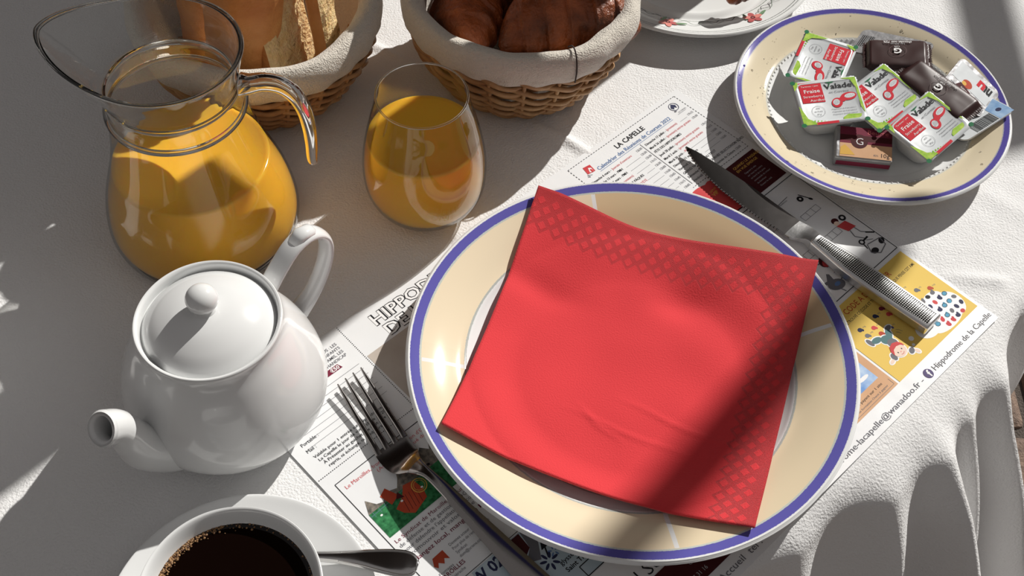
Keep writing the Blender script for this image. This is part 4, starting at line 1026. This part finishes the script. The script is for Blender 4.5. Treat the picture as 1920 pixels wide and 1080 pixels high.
def jam_cup():
    t = thing('jam_portion', (0, 0, 0))
    rg_ = [(rrect(JW * .70, JH * .66, .008), 0), (rrect(JW * .74, JH * .70, .009), .0012), (rrect(JW * .84, JH * .82, .009), JD * .6), (rrect(JW * .90, JH * .90, .009), JD - .001), (rrect(JW * .99, JH * .99, .007), JD - .0008), (rrect(JW * .99, JH * .99, .007), JD)]
    mk('tub', *loft(rg_), M['plastic'], t, auto=50)
    # lid foil with pulled corner tabs and crimped edge
    N = 96; ring = []; inner = []
    base = rrect(JW, JH, .005, 8); n = len(base)
    out = []; mid = []; inn = []
    for k, (x, y) in enumerate(base):
        cr_ = .0004 * (k % 2); c = 1 + cr_ / .02
        corner = (abs(x) / (JW / 2)) ** 6 * (abs(y) / (JH / 2)) ** 6
        out.append((x * (c + .10 * corner), y * (c + .12 * corner), JD + .0004 - .0012 * corner * (1 if x < 0 else -1)))
    inn = [(x, y, JD + .0010) for x, y in [(a * .90, b * .89) for a, b in base]]
    in2 = [(x * .965, y * .965, JD + .0005) for x, y, z in inn]
    V = out + inn + in2; F = []
    for k in range(n): l = (k + 1) % n; F.append((k, l, n + l, n + k)); F.append((n + k, n + l, 2 * n + l, 2 * n + k))
    F.append(tuple(2 * n + k for k in range(n)))
    lid = mk('lid', V, F, M['lidfoil'], t, auto=40)
    sdm = lid.modifiers.new('t', 'SOLIDIFY'); sdm.thickness = .0003; sdm.offset = -1
    Q = Print(); W2, H2 = JW * 1000 / 2, JH * 1000 / 2; z1 = JD + .00075
    # green border flecks along edges
    rr = random.Random(9)
    Q.poly([(-W2 * .98, -H2 * .1), (-W2 * .98, -H2 * .98), (-W2 * .55, -H2 * .98), (-W2 * .62, -H2 * .86), (-W2 * .80, -H2 * .70), (-W2 * .90, -H2 * .3)], M['green'], .0004)
    Q.poly([(W2 * .98, H2 * .98), (W2 * .98, -H2 * .7), (W2 * .90, -H2 * .4), (W2 * .91, H2 * .5), (W2 * .8, H2 * .88), (W2 * .5, H2 * .98)], M['green'], .0004)
    Q.poly([(-W2 * .98, H2 * .60), (-W2 * .98, H2 * 1.0), (-W2 * .82, H2 * 1.0), (-W2 * .86, H2 * .8)], M['green'], .0004)
    for cx, cy in ((-W2, H2), (-W2, -H2), (W2, -H2)): Q.ell(cx * .98, cy * .98, 2.0, 1.8, M['dgreen'], .00046)
    Q.poly([(W2 * .25, -H2 * .93), (W2 * .8, -H2 * .93), (W2 * .86, -H2 * .7), (W2 * .45, -H2 * .66), (W2 * .28, -H2 * .78)], M['green'], 0)
    for k in range(7): Q.poly([(-W2 * .86 + 2.4 * k, -H2 * .93), (-W2 * .86 + 2.4 * k + 1.6, -H2 * .93), (-W2 * .84 + 2.4 * k + 1.2, -H2 * .93 + 4.2 - .45 * k), (-W2 * .84 + 2.4 * k + .4, -H2 * .93 + 3.8 - .45 * k)], M['green'], 0)
    Q.poly([(-W2 * .82, H2 * .02), (-W2 * .12, H2 * .0), (-W2 * .12, H2 * .96), (-W2 * .82, H2 * .96)], M['red'], 0)
    Q.poly([(-W2 * .6, -H2 * 1.01), (W2 * .1, -H2 * 1.01), (W2 * .1, -H2 * .90), (-W2 * .6, -H2 * .90)], M['red'], .00035)
    Q.text('Tartinez / jam', -W2 * .76, H2 * .74, 1.3, M['white'], .0001, wid=13); Q.text('Fraise', -W2 * .70, H2 * .46, 3.3, M['white'], .0001, bold=.01, wid=12)
    Q.text('Strawberry', -W2 * .76, H2 * .25, 2.1, M['white'], .0001, wid=15); Q.text('Aardbei', -W2 * .58, H2 * .06, 2.1, M['white'], .0001, wid=11)
    Q.text('Valade', -W2 * .05, H2 * .56, 4.6, M['black'], .0001, bold=.012, wid=21); Q.text('en Corrèze', W2 * .06, H2 * .36, 1.8, M['grey'], .0001, wid=15)
    Q.ell(W2 * .16, H2 * .9, 3.6, 1.6, M['dgreen'], .00005, n=9); Q.line((W2 * .10, H2 * .66), (W2 * .16, H2 * .96), .5, M['dgreen'], .0001)
    for cx, cy, rx, ry, ro in ((W2 * .22, -H2 * .10, 4.6, 4.0, 1.0), (W2 * .42, H2 * .04, 2.6, 2.4, 0), (W2 * .62, H2 * .14, 6.2, 3.6, .15)): Q.ell(cx, cy, rx, ry, M['red'], .00005, n=24, rot=ro)
    Q.ell(W2 * .20, -H2 * .08, 2.9, 2.5, M['lidfoil'], .0001, n=18, rot=1.0); Q.ell(W2 * .66, H2 * .16, 4.2, 2.0, M['lidfoil'], .0001, n=18, rot=.15)
    for k in range(5): Q.line((W2 * .12 + k, -H2 * .18 + .2 * k), (W2 * .18 + k, H2 * .02 - .1 * k), .18, M['grey'], .00014); Q.line((W2 * .52 + 1.4 * k, H2 * .10), (W2 * .60 + 1.4 * k, H2 * .22), .18, M['grey'], .00014)
    Q.ring(-W2 * .42, -H2 * .40, 5.0, 5.0, .3, M['grey'], .00005, n=30, gap=.6)
    for k, t_ in enumerate(('45%', 'de fruits', '30 g')): Q.text(t_, -W2 * .42, -H2 * (.30 + .13 * k), 1.3, M['grey'], .00005, align='c')
    for k in range(3): Q.text('Préparation de fruits extra %d' % (k + 1), W2 * .0, -H2 * (.40 + .12 * k), 1.0, M['grey'], .00005, wid=18)
    Q.scaled(MM); Q.make('printed_label', lid, z1)
    return t
proto = jam_cup()
def place(o, c, ztop, ang, tilt=(0, 0), label=None, depth=JD):
    """c = centre of the top face, ang = reading direction, tilt = lean about world x / y (radians)"""
    Rm = Matrix.Rotation(tilt[0], 4, 'X') @ Matrix.Rotation(tilt[1], 4, 'Y') @ Matrix.Rotation(ang, 4, 'Z')
    loc = Vector((c[0], c[1], ztop)) - (Rm @ Vector((0, 0, depth)))
    o.location = loc; o.rotation_euler = Rm.to_euler()
    if label: tag(o, label)
jams = [((.2300, .6465), .0325, R(9), (R(8), R(-4)), 'strawberry jam cup at the left, its lid reading upright, front left of the butter'),
        ((.2300, .6925), .0300, R(-112), (R(7), R(-3)), 'strawberry jam cup turned sideways at the top left of the side plate'),
        ((.2700, .6540), .0325, R(42), (R(10), R(-3)), 'strawberry jam cup in the middle, between the left and front ones'),
        ((.3005, .6250), .0335, R(44), (R(10), R(-3)), 'strawberry jam cup at the front right, right of the butter')]
for k, (c, z, a, tl, lab) in enumerate(jams):
    o = proto if k == 0 else copy_tree(proto)
    tag(o, lab, 'jam', 'strawberry jam cups on the side plate'); place(o, c, z, a, tl)

# butter
bt = thing('butter_portion', (0, 0, 0), label='foil-wrapped butter pat with dark red label between two jam cups', cat='butter')
BW, BH, BD = .0415, .0285, .0115
ob = mk('foil_wrapper', *box(0, 0, BD / 2, BW, BH, BD), M['foil'], bt, smooth=False); bevel(ob, .0012, 3)
Q = Print()
w2, h2 = 20.2, 13.6
Q.rect(-w2 + 2.6, -1.0, w2, h2, M['wine'], 0); Q.rect(-w2 + 2.6, -h2 + .6, w2, -1.0, M['sand'], 0); Q.rect(-w2 + 2.6, 1.5, w2, 6.5, M['maroon'], .00004)
Q.ell(-3.5, 1.2, 6.2, 6.2, M['maroon'], .00008, n=28); Q.text('G', -3.3, -1.8, 6.0, M['white'], .00012, align='c', bold=-.01); Q.text('Beurre', 17.5, 8.2, 3.6, M['pink'], .00012, align='r', wid=15)
Q.text('10g', 18.5, -11.2, 3.4, M['black'], .0001, align='r'); Q.poly([(-17.4, -11.5), (-17, -5), (-14, -2.5), (-11, -5.5), (-6.5, -11)], M['gold'], .0001); Q.text('82%', 7, -10.6, 1.4, M['grey'], .0001)
Q.scaled(MM); Q.make('printed_label', ob, BD + .0002)
Q = Print(); Q.rect(-19, -3.6, 20.0, 1.6, M['wine']); Q.scaled(MM); fr_ = Q.make('front_label', ob); 
fr_.rotation_euler = (PI / 2, 0, 0); fr_.location = (0, -BH / 2 - .0001, BD / 2)
place(bt, (.2545, .6150), .0225, R(-6), (R(10), R(-4)), depth=BD)

# wrapped chocolates
def choc(W_, H_, D_, seed, zig=1):
    NX, NY = 60, 30; V = []; F = []
    cl_ = .16
    for sgn in (1, -1):
        for j in range(NY + 1):
            for i in range(NX + 1):
                s = -1 + 2 * i / NX; t = -1 + 2 * j / NY
                e = max(0, min(1, (1 - abs(s)) / cl_)); e2 = max(0, 1 - t ** 6) ** .5
                hgt = (e ** .35 if e < 1 else 1) if abs(s) > 1 - cl_ else 1
                if abs(s) > 1 - cl_ * .55: hgt = .04
                else: hgt = min(1, ((1 - cl_ * .55 - abs(s)) / .10)) ** .6
                wv = 1 - .10 * (1 - min(1, (1 - abs(s)) / .3))
                z = sgn * D_ / 2 * hgt * e2 + .0005 * noise.noise(Vector((s * 2.2 + seed, t * 1.6, sgn))) + .0006 * math.sin(t * 40) * (1 if abs(s) > 1 - cl_ * .6 else 0)
                x = s * W_ / 2
                if i in (0, NX): x += (.0012 if j % 2 else -.0004) * (-1 if i == 0 else 1)
                V.append((x, t * H_ / 2 * wv, z))
    o_ = (NX + 1) * (NY + 1)
    for j in range(NY):
        for i in range(NX):
            a = j * (NX + 1) + i; F.append((a, a + 1, a + NX + 2, a + NX + 1)); F.append((o_ + a + NX + 1, o_ + a + NX + 2, o_ + a + 1, o_ + a))
    return V, F
def chocolate(label, W_, H_, D_, seed, c, z, a, tilt):
    t = thing('wrapped_chocolate', (0, 0, 0), label=label, cat='chocolate', group='dark chocolates in brown wrappers')
    wr = mk('wrapper', *choc(W_, H_, D_, seed), M['wrap'], t)
    Q = Print(); Q.text('G', 0, -2.5, 6.0, M['white'], .0001, bold=.03, align='c'); Q.text('Café', -1.5, -5.2, 1.6, M['white'], .0001)
    Q.ring(0, .2, 6.6, 6.6, .3, M['wrap2'], .0001)
    Q.text('chocolat noir 72%', 0, -11.3 if H_ > .030 else -9.6, 2.4, M['white'], .0001, align='c', bold=.015, wid=21); Q.text('Les délices', 0, -8.6 if H_ > .030 else -7, 1.7, M['lgrey'], .0001, align='c')
    Q.scaled(MM); Q.make('printed_label', wr, D_ / 2 + .0010)
    place(t, c, z, a, tilt, depth=D_ / 2); return t
chocolate('brown wrapped chocolate at the back of the plate, over the foil tray', .050, .034, .009, 1.0, (.2880, .7010), .0375, R(172), (R(-4), R(-9)))
chocolate('brown wrapped chocolate slanting between the jam cups and the spread tub', .066, .028, .009, 5.0, (.3120, .6600), .0400, R(133), (R(6), R(-5)))

# hazelnut spread tubs
def tub(name, label, W_, H_, D_, body, lidmat):
    t = thing(name, (0, 0, 0), label=label, cat='spread', group='hazelnut spread portions')
    rg_ = [(rrect(W_ * .66, H_ * .62, .007), 0), (rrect(W_ * .72, H_ * .68, .008), .001), (rrect(W_ * .86, H_ * .84, .008), D_ * .8), (rrect(W_ * .90, H_ * .88, .008), D_ - .0008), (rrect(W_, H_, .006), D_ - .0006), (rrect(W_, H_, .006), D_)]
    mk('tub', *loft(rg_), body, t, auto=50)
    base = rrect(W_ * .99, H_ * .99, .0055, 8); l = mk('lid', *loft([(base, D_ + .0001), (base, D_ + .0005)]), lidmat, t, auto=50)
    return t, l
t1, l1 = tub('spread_portion', 'open-cornered hazelnut spread tub with silver lid at the right of the plate', .041, .036, .013, M['haz'], M['foil'])
Q = Print()
for k in range(4): Q.line((-18, 15 - 1.7 * k), (16, 15 - 1.7 * k), .5, M['grey'])
Q.rect(-17, -14, 18, 4.5, M['lidfoil'], .00002)
Q.text('nu', -15, -12, 9, M['black'], .0001, bold=.05, wid=9); Q.text('u', -8.5, -12, 9, M['red'], .00015, bold=.05, wid=7); Q.ell(4, 1, 4.5, 4.0, M['cheese'], .00006, n=14); Q.ell(6.5, 2.5, 2.2, 2.0, M['gold'], .0001, n=10); Q.poly([(-2, 6), (9, 4), (12, 11), (2, 12)], M['maroon'], .0001); Q.text('mini', 1, 7, 2.5, M['white'], .00015)
Q.scaled(MM); Q.make('printed_label', l1, .0136)
place(t1, (.3420, .6720), .0310, R(142), (R(14), R(18)), depth=.0135)
t2, l2 = tub('spread_portion', 'hazelnut spread tub lying low at the right edge with barcode and blue film', .052, .030, .010, M['plastic'], M['lidfoil'])
Q = Print()
rr = random.Random(2)
x = -12
while x < 10:
    wdt = rr.choice([.4, .6, .9]); Q.rect(x, -14, x + wdt, -4, M['black']); x += wdt + rr.choice([.4, .6])
Q.rect(11, -14.5, 25, 12, M['lightblueplastic']); Q.ell(18, -6, 2.5, 2.0, M['navy'], .0001, n=9)
Q.scaled(MM); Q.make('printed_label', l2, .0106)
place(t2, (.3430, .6490), .0225, R(34), (R(-8), R(-14)), depth=.0105)
t3, l3 = tub('spread_portion', 'silver foil backed tub poking out under the rear chocolate', .058, .034, .010, M['haz'], M['foil'])
Q = Print(); x = -26
while x < -16:
    wdt = rr.choice([.4, .6, .9]); Q.rect(x, -8, x + wdt, 8, M['black']); x += wdt + rr.choice([.4, .6])
Q.scaled(MM); Q.make('printed_label', l3, .0106)
place(t3, (.2895, .7190), .0260, R(-30), (R(-9), R(-9)), depth=.0105)

# ------------------------------------------------------------------ unseen shadow casters added outside the frame
def pa(perp, along): return (perp * .762 + along * .648, -perp * .648 + along * .762)
px, py = pa(-1.920, 1.45)
ps = thing('added_shade', (px, py, -.78), R(49.6), label='unseen square fabric shade added beyond the table to darken it', cat='added_shade')  # unseen, added to shade the left side and darken reflections in the steel
mk('pole', *tube([(0, 0, 0), (0, 0, 2.45)], .024, 16), M['darkmetal'], ps)
mk('base', *lathe([(0, 0), (.3, 0), (.3, .05), (.05, .08), (0, .08)], 32), M['darkmetal'], ps, auto=40)
V = [(0, 0, 2.60)] + [(a * 1.3, b * 1.3, 2.28) for a, b in ((1, 1), (-1, 1), (-1, -1), (1, -1))]
cn = mk('shade_sheet', V, [(0, 1, 2), (0, 2, 3), (0, 3, 4), (0, 4, 1)], M['shade_sheet'], ps, smooth=False); s_ = cn.modifiers.new('t', 'SOLIDIFY'); s_.thickness = .004
for k in range(4): mk('rib', *tube([(0, 0, 2.56), V[k + 1]], .008, 8), M['darkmetal'], ps)
aw = thing('added_shadow_rods', (0, 0, 0), label='dark metal rods added out of view to cast stripe shadows', cat='shadow_rods')  # unseen rods, added only for the stripe shadows on napkin and cloth
mk('shadow_rod', *tube([(1.110, 1.525, 1.0), (1.702, 2.195, 2.0), (1.939, 2.463, 2.4)], .0180, 12), M['darkmetal'], aw)
mk('shadow_bar', *tube([(1.404, 1.852, 1.2), (1.417, 2.25, 1.2), (1.46, 3.2, 1.25)], .0215, 12), M['darkmetal'], aw)
lx, ly = pa(-.405, .85)
ln = thing('added_shadow_post', (lx, ly, 0), R(49.6), label='tall dark blocks added out of view to cut shadows on the cloth', cat='shadow_post')  # unseen stack of blocks, added and shaped only to cut the table shadows
mk('base', *box(0, 0, .01, .070, .070, .02), M['darkmetal'], ln, smooth=False)
mk('stem', *box(0, .012, .205, .036, .040, .37), M['darkmetal'], ln, smooth=False)
mk('shadow_block', *box(0, 0, .445, .060, .070, .115), M['darkmetal'], ln, smooth=False)
mk('shadow_panel', *box(0, .0530, .66, .060, .066, .24), M['darkmetal'], ln, smooth=False)
mk('panel_bracket', *box(0, .030, .52, .010, .010, .06), M['darkmetal'], ln, smooth=False)
